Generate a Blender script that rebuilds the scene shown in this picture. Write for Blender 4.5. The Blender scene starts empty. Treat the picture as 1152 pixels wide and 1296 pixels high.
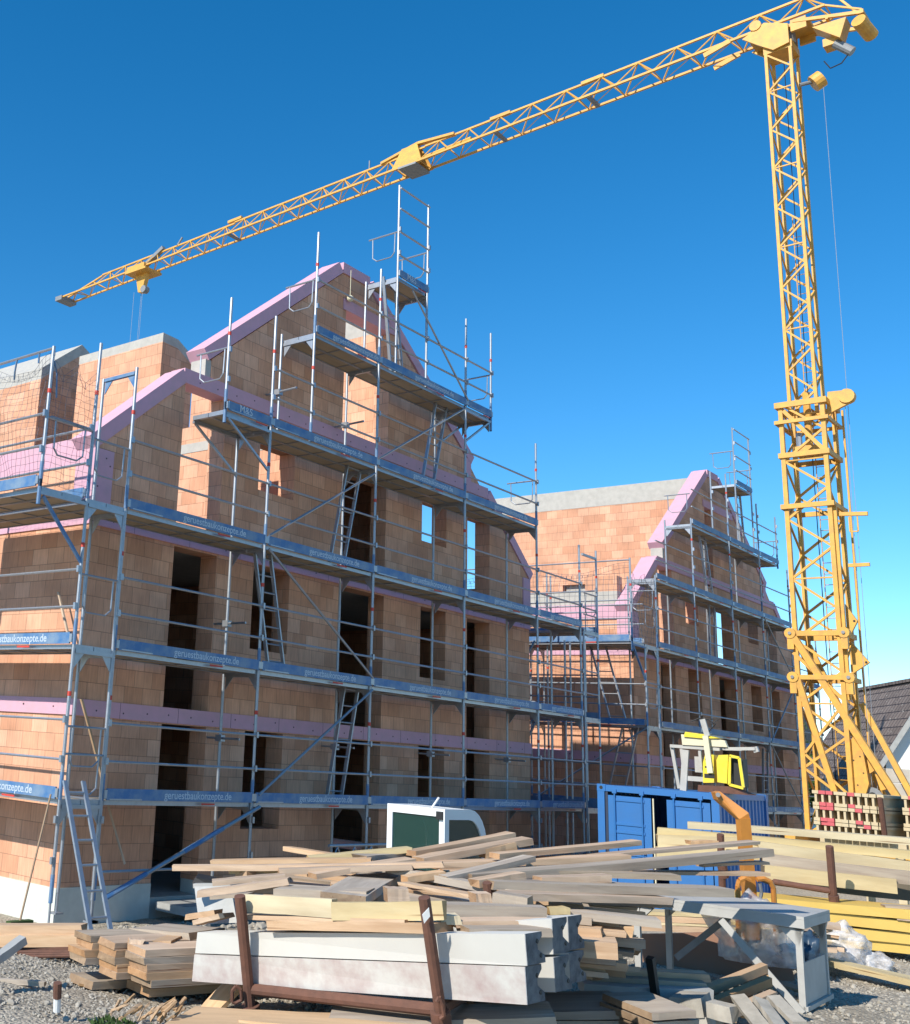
import bpy, bmesh, math, random
from mathutils import Vector, Matrix
R = math.radians
rnd = random.Random(7)
S = bpy.context.scene
COL = S.collection

# ------------------------------------------------------------------ camera (calibrated from the building's edges)
CAM = Vector((0, 0, 2.2))
F, PX, PY = 1420.98, 234.4, 578.4
yaw, pit, rol = R(44.92), R(14.2234), R(3.988)
fw = Vector((math.sin(yaw)*math.cos(pit), math.cos(yaw)*math.cos(pit), math.sin(pit)))
r0 = Vector((math.cos(yaw), -math.sin(yaw), 0)); u0 = r0.cross(fw)
rt = math.cos(rol)*r0 + math.sin(rol)*u0
up = -math.sin(rol)*r0 + math.cos(rol)*u0
cam = bpy.data.cameras.new('camera'); cam.sensor_fit = 'HORIZONTAL'; cam.sensor_width = 36
cam.lens = F*36/1152; cam.shift_x = (576-PX)/1152; cam.shift_y = (PY-648)/1152
cam.clip_start = .05; cam.clip_end = 3000
co = bpy.data.objects.new('camera', cam); COL.objects.link(co)
M = Matrix((rt, up, -fw)).transposed().to_4x4(); M.translation = CAM
co.matrix_world = M; S.camera = co

def at(x, y, d):                      # point seen at pixel (x, y) of the photograph, d metres ahead
    return CAM + d*(fw + rt*((x-PX)/F) - up*((y-PY)/F))

# ------------------------------------------------------------------ world and sun
SUN_EL, SUN_AZ = R(37), (-math.cos(R(4)), math.sin(R(4)))
w = bpy.data.worlds.new('World'); S.world = w; w.use_nodes = True
nt = w.node_tree; bg = nt.nodes['Background']
sky = nt.nodes.new('ShaderNodeTexSky'); sky.sky_type = 'NISHITA'; sky.sun_disc = False
sky.sun_elevation = SUN_EL; sky.sun_rotation = math.atan2(SUN_AZ[0], SUN_AZ[1])
sky.altitude = 1600; sky.air_density = 1.0; sky.dust_density = .0; sky.ozone_density = 2.2
hs = nt.nodes.new('ShaderNodeHueSaturation'); hs.inputs['Saturation'].default_value = 1.38; hs.inputs['Hue'].default_value = .495
nt.links.new(sky.outputs[0], hs.inputs['Color']); nt.links.new(hs.outputs[0], bg.inputs[0]); bg.inputs[1].default_value = .15
sd = bpy.data.lights.new('sun', 'SUN'); sd.energy = 4.6; sd.angle = R(.5); sd.color = (1, .94, .84)
so = bpy.data.objects.new('sun', sd); COL.objects.link(so)
so.rotation_euler = Vector((SUN_AZ[0]*math.cos(SUN_EL), SUN_AZ[1]*math.cos(SUN_EL), math.sin(SUN_EL))).to_track_quat('Z', 'Y').to_euler()
S.view_settings.view_transform = 'Standard'; S.view_settings.look = 'None'
S.view_settings.exposure = .42; S.view_settings.gamma = 1

# ------------------------------------------------------------------ materials
MATS = {}
def mat(name, col, rough=.7, metal=0, noise=None, bump=0, nscale=8, stretch=None, rand=0, col2=None, spec=None):
    m = bpy.data.materials.new(name); m.use_nodes = True; n = m.node_tree; N = n.nodes; L = n.links
    b = N['Principled BSDF']; b.inputs['Roughness'].default_value = rough; b.inputs['Metallic'].default_value = metal
    if spec is not None: b.inputs['Specular IOR Level'].default_value = spec
    tc = N.new('ShaderNodeTexCoord'); mp = N.new('ShaderNodeMapping'); L.new(tc.outputs['Object'], mp.inputs[0])
    mp.inputs['Scale'].default_value = stretch or (1, 1, 1)
    nz = N.new('ShaderNodeTexNoise'); nz.inputs['Scale'].default_value = nscale; nz.inputs['Detail'].default_value = 8
    nz.inputs['Roughness'].default_value = .62
    oi = N.new('ShaderNodeObjectInfo')
    if rand:
        va = N.new('ShaderNodeVectorMath'); va.operation = 'MULTIPLY_ADD'
        cx = N.new('ShaderNodeCombineXYZ'); L.new(oi.outputs['Random'], cx.inputs[0]); L.new(oi.outputs['Random'], cx.inputs[2])
        L.new(cx.outputs[0], va.inputs[0]); va.inputs[1].default_value = (37, 0, 11); L.new(mp.outputs[0], va.inputs[2])
        L.new(va.outputs[0], nz.inputs['Vector'])
    else: L.new(mp.outputs[0], nz.inputs['Vector'])
    c2 = col2 or tuple(c*.55 for c in col)
    cr = N.new('ShaderNodeValToRGB'); e = cr.color_ramp.elements
    e[0].position = .32; e[1].position = .62
    k = noise if noise is not None else .25
    e[0].color = tuple(col[i]*(1-k)+c2[i]*k for i in range(3))+(1,); e[1].color = (*col, 1)
    L.new(nz.outputs['Fac'], cr.inputs[0])
    out = cr.outputs[0]
    if rand:
        hs = N.new('ShaderNodeHueSaturation'); mr = N.new('ShaderNodeMapRange')
        mr.inputs['To Min'].default_value = 1-rand; mr.inputs['To Max'].default_value = 1+rand*.6
        L.new(oi.outputs['Random'], mr.inputs[0]); L.new(mr.outputs[0], hs.inputs['Value'])
        m2 = N.new('ShaderNodeMapRange'); m2.inputs['To Min'].default_value = .75; m2.inputs['To Max'].default_value = 1.15
        mm = N.new('ShaderNodeMath'); mm.operation = 'MULTIPLY'; mm.inputs[1].default_value = 7.31
        fr = N.new('ShaderNodeMath'); fr.operation = 'FRACT'
        L.new(oi.outputs['Random'], mm.inputs[0]); L.new(mm.outputs[0], fr.inputs[0]); L.new(fr.outputs[0], m2.inputs[0])
        L.new(m2.outputs[0], hs.inputs['Saturation']); L.new(out, hs.inputs['Color']); out = hs.outputs[0]
    if rand and name.startswith('pine'):
        sx_ = N.new('ShaderNodeSeparateXYZ'); L.new(tc.outputs['Normal'], sx_.inputs[0]); ab = N.new('ShaderNodeMath'); ab.operation = 'ABSOLUTE'; L.new(sx_.outputs[0], ab.inputs[0])
        gt = N.new('ShaderNodeMath'); gt.operation = 'GREATER_THAN'; gt.inputs[1].default_value = .8; L.new(ab.outputs[0], gt.inputs[0])
        me_ = N.new('ShaderNodeMix'); me_.data_type = 'RGBA'; me_.blend_type = 'MULTIPLY'; L.new(gt.outputs[0], me_.inputs['Factor']); L.new(out, me_.inputs['A']); me_.inputs['B'].default_value = (.80, .66, .52, 1)
        mk = N.new('ShaderNodeMapping'); mk.inputs['Scale'].default_value = (2.2, 9, 9); L.new(va.outputs[0], mk.inputs[0])
        vk = N.new('ShaderNodeTexVoronoi'); vk.inputs['Scale'].default_value = .22; L.new(mk.outputs[0], vk.inputs['Vector'])
        ck = N.new('ShaderNodeValToRGB'); k_ = ck.color_ramp.elements; k_[0].position = .05; k_[1].position = .12; k_[0].color = (.42, .30, .22, 1); k_[1].color = (1, 1, 1, 1)
        L.new(vk.outputs['Distance'], ck.inputs[0])
        n3 = N.new('ShaderNodeTexNoise'); n3.inputs['Scale'].default_value = .55; n3.inputs['Detail'].default_value = 5; L.new(va.outputs[0], n3.inputs['Vector'])
        c3 = N.new('ShaderNodeValToRGB'); k3 = c3.color_ramp.elements; k3[0].position = .35; k3[1].position = .6; k3[0].color = (.70, .66, .62, 1); k3[1].color = (1.05, 1.03, 1, 1); L.new(n3.outputs['Fac'], c3.inputs[0])
        m3 = N.new('ShaderNodeMix'); m3.data_type = 'RGBA'; m3.blend_type = 'MULTIPLY'; m3.inputs['Factor'].default_value = 1; L.new(me_.outputs['Result'], m3.inputs['A']); L.new(ck.outputs[0], m3.inputs['B'])
        m4 = N.new('ShaderNodeMix'); m4.data_type = 'RGBA'; m4.blend_type = 'MULTIPLY'; m4.inputs['Factor'].default_value = .8; L.new(m3.outputs['Result'], m4.inputs['A']); L.new(c3.outputs[0], m4.inputs['B']); out = m4.outputs['Result']
    L.new(out, b.inputs['Base Color'])
    if bump:
        bp = N.new('ShaderNodeBump'); bp.inputs['Strength'].default_value = bump; bp.inputs['Distance'].default_value = .01
        L.new(nz.outputs['Fac'], bp.inputs['Height']); L.new(bp.outputs[0], b.inputs['Normal'])
    MATS[name] = m; return m

def brick_mat(name, c1, c2, mortar, tint=1):
    m = bpy.data.materials.new(name); m.use_nodes = True; n = m.node_tree; N = n.nodes; L = n.links
    b = N['Principled BSDF']; b.inputs['Roughness'].default_value = .85
    g = N.new('ShaderNodeNewGeometry'); sp = N.new('ShaderNodeSeparateXYZ'); L.new(g.outputs['Position'], sp.inputs[0])
    sn = N.new('ShaderNodeSeparateXYZ'); L.new(g.outputs['True Normal'], sn.inputs[0])
    ab = N.new('ShaderNodeMath'); ab.operation = 'ABSOLUTE'; L.new(sn.outputs[0], ab.inputs[0])
    gt = N.new('ShaderNodeMath'); gt.operation = 'GREATER_THAN'; gt.inputs[1].default_value = .5; L.new(ab.outputs[0], gt.inputs[0])
    mx = N.new('ShaderNodeMix'); mx.data_type = 'FLOAT'; L.new(gt.outputs[0], mx.inputs['Factor'])
    L.new(sp.outputs[0], mx.inputs['A']); L.new(sp.outputs[1], mx.inputs['B'])
    cb = N.new('ShaderNodeCombineXYZ'); L.new(mx.outputs['Result'], cb.inputs[0]); L.new(sp.outputs[2], cb.inputs[1])
    def bt(a, c, mo, off):
        t = N.new('ShaderNodeTexBrick'); t.offset = .5; t.inputs['Scale'].default_value = 1
        t.inputs['Brick Width'].default_value = .373; t.inputs['Row Height'].default_value = .249
        t.inputs['Mortar Size'].default_value = .005; t.inputs['Mortar Smooth'].default_value = .4
        t.inputs['Color1'].default_value = a; t.inputs['Color2'].default_value = c; t.inputs['Mortar'].default_value = mo
        v = N.new('ShaderNodeVectorMath'); v.inputs[1].default_value = off; L.new(cb.outputs[0], v.inputs[0]); L.new(v.outputs[0], t.inputs[0])
        return t
    t1 = bt((*c1, 1), (*c2, 1), (*mortar, 1), (50.1, 50.09, 0))
    t2 = bt((0, 0, 0, 1), (1, 1, 1, 1), (.5, .5, .5, 1), (50.1+.373*14, 50.09+.249*22, 0))
    # block-to-block hue: some paler, some greyer
    cr = N.new('ShaderNodeValToRGB'); cr.color_ramp.interpolation = 'LINEAR'
    e = cr.color_ramp.elements; e[0].color = (.90, .86, .83, 1); e[1].color = (1.08, 1.08, 1.10, 1); e[0].position = .05; e[1].position = .9
    L.new(t2.outputs['Color'], cr.inputs[0])
    mu = N.new('ShaderNodeMix'); mu.data_type = 'RGBA'; mu.blend_type = 'MULTIPLY'; mu.inputs['Factor'].default_value = .9
    L.new(t1.outputs['Color'], mu.inputs['A']); L.new(cr.outputs[0], mu.inputs['B'])
    # vertical combing grooves and blotches
    mp = N.new('ShaderNodeMapping'); mp.inputs['Scale'].default_value = (34, 3, 1); L.new(cb.outputs[0], mp.inputs[0])
    n1 = N.new('ShaderNodeTexNoise'); n1.inputs['Scale'].default_value = 1; n1.inputs['Detail'].default_value = 5; L.new(mp.outputs[0], n1.inputs['Vector'])
    n2 = N.new('ShaderNodeTexNoise'); n2.inputs['Scale'].default_value = 1.3; n2.inputs['Detail'].default_value = 6; L.new(cb.outputs[0], n2.inputs['Vector'])
    r1 = N.new('ShaderNodeMapRange'); r1.inputs['From Min'].default_value = .25; r1.inputs['From Max'].default_value = .75; r1.inputs['To Min'].default_value = .84; r1.inputs['To Max'].default_value = 1.12
    L.new(n1.outputs['Fac'], r1.inputs[0])
    r2 = N.new('ShaderNodeMapRange'); r2.inputs['From Min'].default_value = .3; r2.inputs['From Max'].default_value = .7; r2.inputs['To Min'].default_value = .82; r2.inputs['To Max'].default_value = 1.12
    L.new(n2.outputs['Fac'], r2.inputs[0])
    mm = N.new('ShaderNodeMath'); mm.operation = 'MULTIPLY'; L.new(r1.outputs[0], mm.inputs[0]); L.new(r2.outputs[0], mm.inputs[1])
    hv = N.new('ShaderNodeHueSaturation'); L.new(mu.outputs['Result'], hv.inputs['Color']); L.new(mm.outputs[0], hv.inputs['Value'])
    L.new(hv.outputs[0], b.inputs['Base Color'])
    bp = N.new('ShaderNodeBump'); bp.inputs['Strength'].default_value = .5; bp.inputs['Distance'].default_value = .008
    ad = N.new('ShaderNodeMath'); ad.operation = 'SUBTRACT'; L.new(n1.outputs['Fac'], ad.inputs[0]); L.new(t1.outputs['Fac'], ad.inputs[1])
    L.new(ad.outputs[0], bp.inputs['Height']); L.new(bp.outputs[0], b.inputs['Normal'])
    MATS[name] = m; return m

brick_mat('brick', (.585, .295, .175), (.67, .375, .24), (.33, .18, .11))
mat('eps', (.60, .335, .42), .8, noise=.45, col2=(.46, .31, .33), nscale=5)
mat('eps_top', (.72, .62, .66), .8, noise=.3, nscale=4)
mat('dot', (.12, .08, .09), .8)
mat('concrete', (.44, .42, .38), .9, noise=.35, nscale=6, bump=.2)
mat('plinth', (.60, .62, .56), .9, noise=.35, nscale=3, bump=.15)
mat('galv', (.36, .385, .42), .42, .65, noise=.3, nscale=14)
mat('galv_dark', (.26, .27, .28), .6, .4, noise=.4, nscale=9)
mat('blue', (.05, .15, .33), .55, noise=.75, col2=(.22, .29, .35), nscale=4)
mat('text', (.46, .54, .61), .6)
mat('red', (.55, .05, .03), .6)
mat('board_under', (.36, .29, .20), .75, noise=.4, nscale=3, stretch=(.4, 3, 3))
mat('yellow', (.70, .37, .06), .55, noise=.6, col2=(.40, .22, .07), nscale=5)
mat('rust', (.14, .062, .04), .85, noise=.6, col2=(.07, .035, .025), nscale=14, bump=.3)
mat('rope', (.30, .33, .37), .6)
mat('black', (.015, .015, .015), .6)
mat('rubber', (.03, .027, .025), .9)
mat('white', (.72, .73, .72), .45, noise=.15, nscale=3)
mat('glass', (.02, .05, .04), .08, noise=0)
mat('precast', (.57, .555, .51), .9, noise=.3, col2=(.46, .43, .40), nscale=3, bump=.15)
mat('precast_stained', (.56, .54, .50), .9, noise=.95, col2=(.40, .30, .28), nscale=5.5, bump=.2)
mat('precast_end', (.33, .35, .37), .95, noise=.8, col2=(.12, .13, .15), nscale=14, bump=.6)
mat('pine', (.56, .40, .26), .75, noise=.55, col2=(.44, .26, .14), nscale=2.2, stretch=(1.1, 12, 12), rand=.18, bump=.25)
mat('pine_grey', (.42, .35, .27), .85, noise=.55, col2=(.30, .23, .18), nscale=2.2, stretch=(1.1, 12, 12), rand=.18, bump=.3)
mat('pine_yellow', (.58, .48, .28), .7, noise=.5, col2=(.46, .34, .17), nscale=2, stretch=(1.2, 9, 9), rand=.14, bump=.2)
mat('formply', (.62, .42, .10), .5, noise=.3, col2=(.50, .30, .06), nscale=3)
mat('ochre', (.55, .22, .035), .5, noise=.5, col2=(.33, .13, .04), nscale=6)
mat('container', (.025, .145, .40), .45, noise=.35, col2=(.04, .12, .28), nscale=2.5)
mat('steelplate', (.25, .17, .13), .6, .3, noise=.7, col2=(.40, .16, .07), nscale=1.6)
mat('grey_paint', (.42, .41, .38), .6, noise=.35, nscale=5)
mat('table_grey', (.42, .42, .40), .7, .2, noise=.4, nscale=5)
mat('machine', (.80, .62, .03), .45, noise=.35, col2=(.45, .33, .10), nscale=9)
mat('stone', (.43, .385, .31), .95, noise=.6, nscale=10, bump=.4, rand=.15)
mat('stick', (.42, .27, .15), .85, noise=.4, nscale=4, rand=.25)
mat('redcap', (.56, .10, .11), .6, noise=.3)
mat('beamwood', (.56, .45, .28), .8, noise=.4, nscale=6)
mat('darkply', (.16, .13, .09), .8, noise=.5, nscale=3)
mat('render', (.74, .74, .70), .85, noise=.1, nscale=2)
mat('green', (.05, .10, .02), .8, noise=.6, col2=(.02, .04, .01), nscale=5)
mat('bark', (.08, .06, .04), .9)
mat('net', (.10, .12, .16), .8)
mat('darkblue', (.02, .035, .07), .6, noise=.4)
mat('bag', (.03, .06, .10), .4, noise=.3, nscale=9, bump=.6)
mat('ply', (.56, .38, .22), .7, noise=.4, nscale=2, stretch=(1, 8, 8))
mat('cream', (.62, .58, .42), .8, noise=.2)

def plastic():
    m = bpy.data.materials.new('plastic'); m.use_nodes = True; N = m.node_tree.nodes; L = m.node_tree.links
    b = N['Principled BSDF']; b.inputs['Base Color'].default_value = (.75, .72, .70, 1); b.inputs['Roughness'].default_value = .25
    b.inputs['Alpha'].default_value = .5
    nz = N.new('ShaderNodeTexNoise'); nz.inputs['Scale'].default_value = 5; nz.inputs['Detail'].default_value = 3
    bp = N.new('ShaderNodeBump'); bp.inputs['Strength'].default_value = .5; bp.inputs['Distance'].default_value = .03
    L.new(nz.outputs['Fac'], bp.inputs['Height']); L.new(bp.outputs[0], b.inputs['Normal'])
    mr = N.new('ShaderNodeMapRange'); mr.inputs['From Min'].default_value = .35; mr.inputs['From Max'].default_value = .65
    mr.inputs['To Min'].default_value = .3; mr.inputs['To Max'].default_value = .75; L.new(nz.outputs['Fac'], mr.inputs[0]); L.new(mr.outputs[0], b.inputs['Alpha'])
    MATS['plastic'] = m
plastic()
m_ = mat('cabglass', (.02, .06, .05), .05, noise=0); m_.node_tree.nodes['Principled BSDF'].inputs['Alpha'].default_value = .62

def ground_mat():
    m = bpy.data.materials.new('ground'); m.use_nodes = True; N = m.node_tree.nodes; L = m.node_tree.links
    b = N['Principled BSDF']; b.inputs['Roughness'].default_value = .95
    g = N.new('ShaderNodeNewGeometry')
    n1 = N.new('ShaderNodeTexNoise'); n1.inputs['Scale'].default_value = .5; n1.inputs['Detail'].default_value = 8; L.new(g.outputs['Position'], n1.inputs['Vector'])
    v = N.new('ShaderNodeTexVoronoi'); v.inputs['Scale'].default_value = 38; L.new(g.outputs['Position'], v.inputs['Vector'])
    n2 = N.new('ShaderNodeTexNoise'); n2.inputs['Scale'].default_value = 60; n2.inputs['Detail'].default_value = 4; L.new(g.outputs['Position'], n2.inputs['Vector'])
    cr = N.new('ShaderNodeValToRGB'); e = cr.color_ramp.elements; e[0].position = .35; e[1].position = .65
    e[0].color = (.32, .275, .21, 1); e[1].color = (.43, .38, .30, 1); L.new(n1.outputs['Fac'], cr.inputs[0])
    mx = N.new('ShaderNodeMix'); mx.data_type = 'RGBA'; mx.blend_type = 'MULTIPLY'; mx.inputs['Factor'].default_value = .75
    L.new(cr.outputs[0], mx.inputs['A'])
    bw = N.new('ShaderNodeSeparateColor'); L.new(v.outputs['Color'], bw.inputs[0])
    mr = N.new('ShaderNodeMapRange'); mr.inputs['To Min'].default_value = .55; mr.inputs['To Max'].default_value = 1.25; L.new(bw.outputs[0], mr.inputs[0])
    L.new(mr.outputs[0], mx.inputs['B']); L.new(mx.outputs['Result'], b.inputs['Base Color'])
    bp = N.new('ShaderNodeBump'); bp.inputs['Strength'].default_value = .8; bp.inputs['Distance'].default_value = .02
    ad = N.new('ShaderNodeMath'); ad.operation = 'SUBTRACT'; L.new(n2.outputs['Fac'], ad.inputs[0]); L.new(v.outputs['Distance'], ad.inputs[1])
    L.new(ad.outputs[0], bp.inputs['Height']); L.new(bp.outputs[0], b.inputs['Normal'])
    MATS['ground'] = m
ground_mat()

def roof_mat():
    m = bpy.data.materials.new('roof_tiles'); m.use_nodes = True; N = m.node_tree.nodes; L = m.node_tree.links
    b = N['Principled BSDF']; b.inputs['Roughness'].default_value = .8
    tc = N.new('ShaderNodeTexCoord')
    t = N.new('ShaderNodeTexBrick'); t.inputs['Scale'].default_value = 1; t.inputs['Brick Width'].default_value = .3; t.inputs['Row Height'].default_value = .34
    t.inputs['Mortar Size'].default_value = .022; t.inputs['Color1'].default_value = (.135, .105, .09, 1); t.inputs['Color2'].default_value = (.19, .15, .13, 1)
    t.inputs['Mortar'].default_value = (.03, .02, .02, 1); L.new(tc.outputs['Object'], t.inputs[0])
    v = N.new('ShaderNodeTexNoise'); v.inputs['Scale'].default_value = 7; v.inputs['Detail'].default_value = 3; L.new(tc.outputs['Object'], v.inputs['Vector'])
    cr = N.new('ShaderNodeValToRGB'); e = cr.color_ramp.elements; e[0].position = .66; e[1].position = .69; e[0].color = (0, 0, 0, 1)
    L.new(v.outputs['Fac'], cr.inputs[0])
    mx = N.new('ShaderNodeMix'); mx.data_type = 'RGBA'; L.new(cr.outputs[0], mx.inputs['Factor']); L.new(t.outputs['Color'], mx.inputs['A'])
    mx.inputs['B'].default_value = (.42, .40, .36, 1); L.new(mx.outputs['Result'], b.inputs['Base Color'])
    bp = N.new('ShaderNodeBump'); bp.invert = True; bp.inputs['Distance'].default_value = .03; L.new(t.outputs['Fac'], bp.inputs['Height']); L.new(bp.outputs[0], b.inputs['Normal'])
    MATS['roof_tiles'] = m
roof_mat()

# ------------------------------------------------------------------ mesh builder
class MB:
    def __init__(s): s.v = []; s.f = []; s.m = []; s.mats = []
    def mi(s, m):
        if m not in s.mats: s.mats.append(m)
        return s.mats.index(m)
    def add(s, vs, fs, m):
        o = len(s.v); s.v += [tuple(v) for v in vs]; i = s.mi(m)
        for f in fs: s.f.append([o+k for k in f]); s.m.append(i)
    def hexa(s, p, m):   # 8 corners: bottom loop 0-3, top loop 4-7
        s.add(p, [(3, 2, 1, 0), (4, 5, 6, 7), (0, 1, 5, 4), (1, 2, 6, 5), (2, 3, 7, 6), (3, 0, 4, 7)], m)
    def box(s, x0, x1, y0, y1, z0, z1, m):
        s.hexa([(x0, y0, z0), (x1, y0, z0), (x1, y1, z0), (x0, y1, z0), (x0, y0, z1), (x1, y0, z1), (x1, y1, z1), (x0, y1, z1)], m)
    def bar(s, p, q, a, b, m, upv=(0, 0, 1)):   # rectangular bar, a across, b along up
        p, q = Vector(p), Vector(q); d = (q-p).normalized(); U = Vector(upv)
        sd = d.cross(U)
        if sd.length < 1e-4: sd = d.cross(Vector((1, 0, 0)))
        sd.normalize(); U = sd.cross(d)
        sd *= a/2; U *= b/2
        s.hexa([p-sd-U, p+sd-U, q+sd-U, q-sd-U, p-sd+U, p+sd+U, q+sd+U, q-sd+U], m)
    def tube(s, p, q, r, m, n=6, r2=None):
        p, q = Vector(p), Vector(q); d = (q-p).normalized(); r2 = r if r2 is None else r2
        a = d.cross(Vector((0, 0, 1)))
        if a.length < 1e-3: a = d.cross(Vector((1, 0, 0)))
        a.normalize(); b = d.cross(a); vs = []
        for c, rr in ((p, r), (q, r2)):
            for k in range(n):
                t = 2*math.pi*k/n; vs.append(c+a*rr*math.cos(t)+b*rr*math.sin(t))
        fs = [(k, (k+1) % n, n+(k+1) % n, n+k) for k in range(n)]+[tuple(range(n-1, -1, -1)), tuple(range(n, 2*n))]
        s.add(vs, fs, m)
    def path(s, pts, r, m, n=6):
        for a, b in zip(pts, pts[1:]): s.tube(a, b, r, m, n)
    def prism(s, poly, vec, m):
        n = len(poly); poly = [Vector(p) for p in poly]; vec = Vector(vec)
        s.add(poly+[p+vec for p in poly], [tuple(range(n-1, -1, -1)), tuple(range(n, 2*n))]+[(k, (k+1) % n, n+(k+1) % n, n+k) for k in range(n)], m)
    def mesh(s, name):
        me = bpy.data.meshes.new(name); me.from_pydata(s.v, [], s.f)
        for m in s.mats: me.materials.append(MATS[m])
        me.polygons.foreach_set('material_index', s.m)
        bm = bmesh.new(); bm.from_mesh(me); bmesh.ops.recalc_face_normals(bm, faces=bm.faces); bm.to_mesh(me); bm.free()
        me.update(); return me
    def build(s, name, parent=None, smooth=False):
        o = bpy.data.objects.new(name, s.mesh(name)); COL.objects.link(o)
        if parent: o.parent = parent
        if smooth: o.data.polygons.foreach_set('use_smooth', [True]*len(o.data.polygons))
        return o
def tag(o, label=None, cat=None, group=None, kind=None):
    for k, v in (('label', label), ('category', cat), ('group', group), ('kind', kind)):
        if v: o[k] = v
    return o
def thing(name, label, cat, loc=(0, 0, 0), group=None):
    o = bpy.data.objects.new(name, None); COL.objects.link(o); o.location = loc; o.empty_display_size = .2
    return tag(o, label, cat, group)
def place(me, name, loc, parent=None, rot=(0, 0, 0)):
    o = bpy.data.objects.new(name, me); COL.objects.link(o); o.location = loc; o.rotation_euler = rot
    if parent: o.parent = parent
    return o

# ------------------------------------------------------------------ houses
YW, TH = 12.6, .365
OUT = [(0, 6.42), (1.85, 8.0), (2.4, 8.0), (2.4, 8.55), (5.98, 11.42), (6.8, 11.42), (10.78, 8.62), (10.8, 8.0), (11.5, 8.0), (13.5, 6.42)]
def top_at(x, side):
    pts = OUT
    for (a, za), (b, zb) in zip(pts, pts[1:]):
        if b-a < .03: continue
        if (a <= x < b and side > 0) or (a < x <= b and side < 0): return za+(zb-za)*(x-a)/(b-a)
    return pts[-1][1]
def gable(ox, ops, y0, y1, m='brick', zb=.14):
    mb = MB(); xs = sorted({0, 13.5} | {a for a, _ in OUT} | {o[0] for o in ops} | {o[1] for o in ops})
    xs = [x for i, x in enumerate(xs) if i == 0 or x-xs[i-1] > .03]
    for a, b in zip(xs, xs[1:]):
        cuts = sorted([(o[2], o[3]) for o in ops if o[0] <= a+.01 and o[1] >= b-.01])
        z = zb; ta, tb = top_at(a, 1), top_at(b, -1)
        for c0, c1 in cuts+[(99, 99)]:
            if c0 > z+.005:
                z1a, z1b = (ta, tb) if c0 == 99 else (c0, c0)
                if z1a > z or z1b > z:
                    mb.hexa([(ox+a, y0, z), (ox+b, y0, z), (ox+b, y1, z), (ox+a, y1, z), (ox+a, y0, z1a), (ox+b, y0, z1b), (ox+b, y1, z1b), (ox+a, y1, z1a)], m)
            z = max(z, c1)
    return mb
def verge(mb, ox, p, q, t=.22, y0=YW-.03, y1=YW+TH+.04):
    # insulation board lying along a gable edge, bottom line p-q, t thick square to it
    (x0, z0), (x1, z1) = p, q; L = math.hypot(x1-x0, z1-z0); nx, nz = -(z1-z0)/L*t, (x1-x0)/L*t
    mb.prism([(ox+x0, y0, z0), (ox+x1, y0, z1), (ox+x1+nx, y0, z1+nz), (ox+x0+nx, y0, z0+nz)], (0, y1-y0, 0), 'eps')
def dots(mb, x0, x1, z, y, n, zj=.04):
    for k in range(n):
        x = x0+(x1-x0)*(k+.5)/n+rnd.uniform(-.05, .05); zz = z+rnd.uniform(-zj, zj)
        mb.tube((x, y+.002, zz), (x, y-.004, zz), .014, 'dot', 6)
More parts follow.
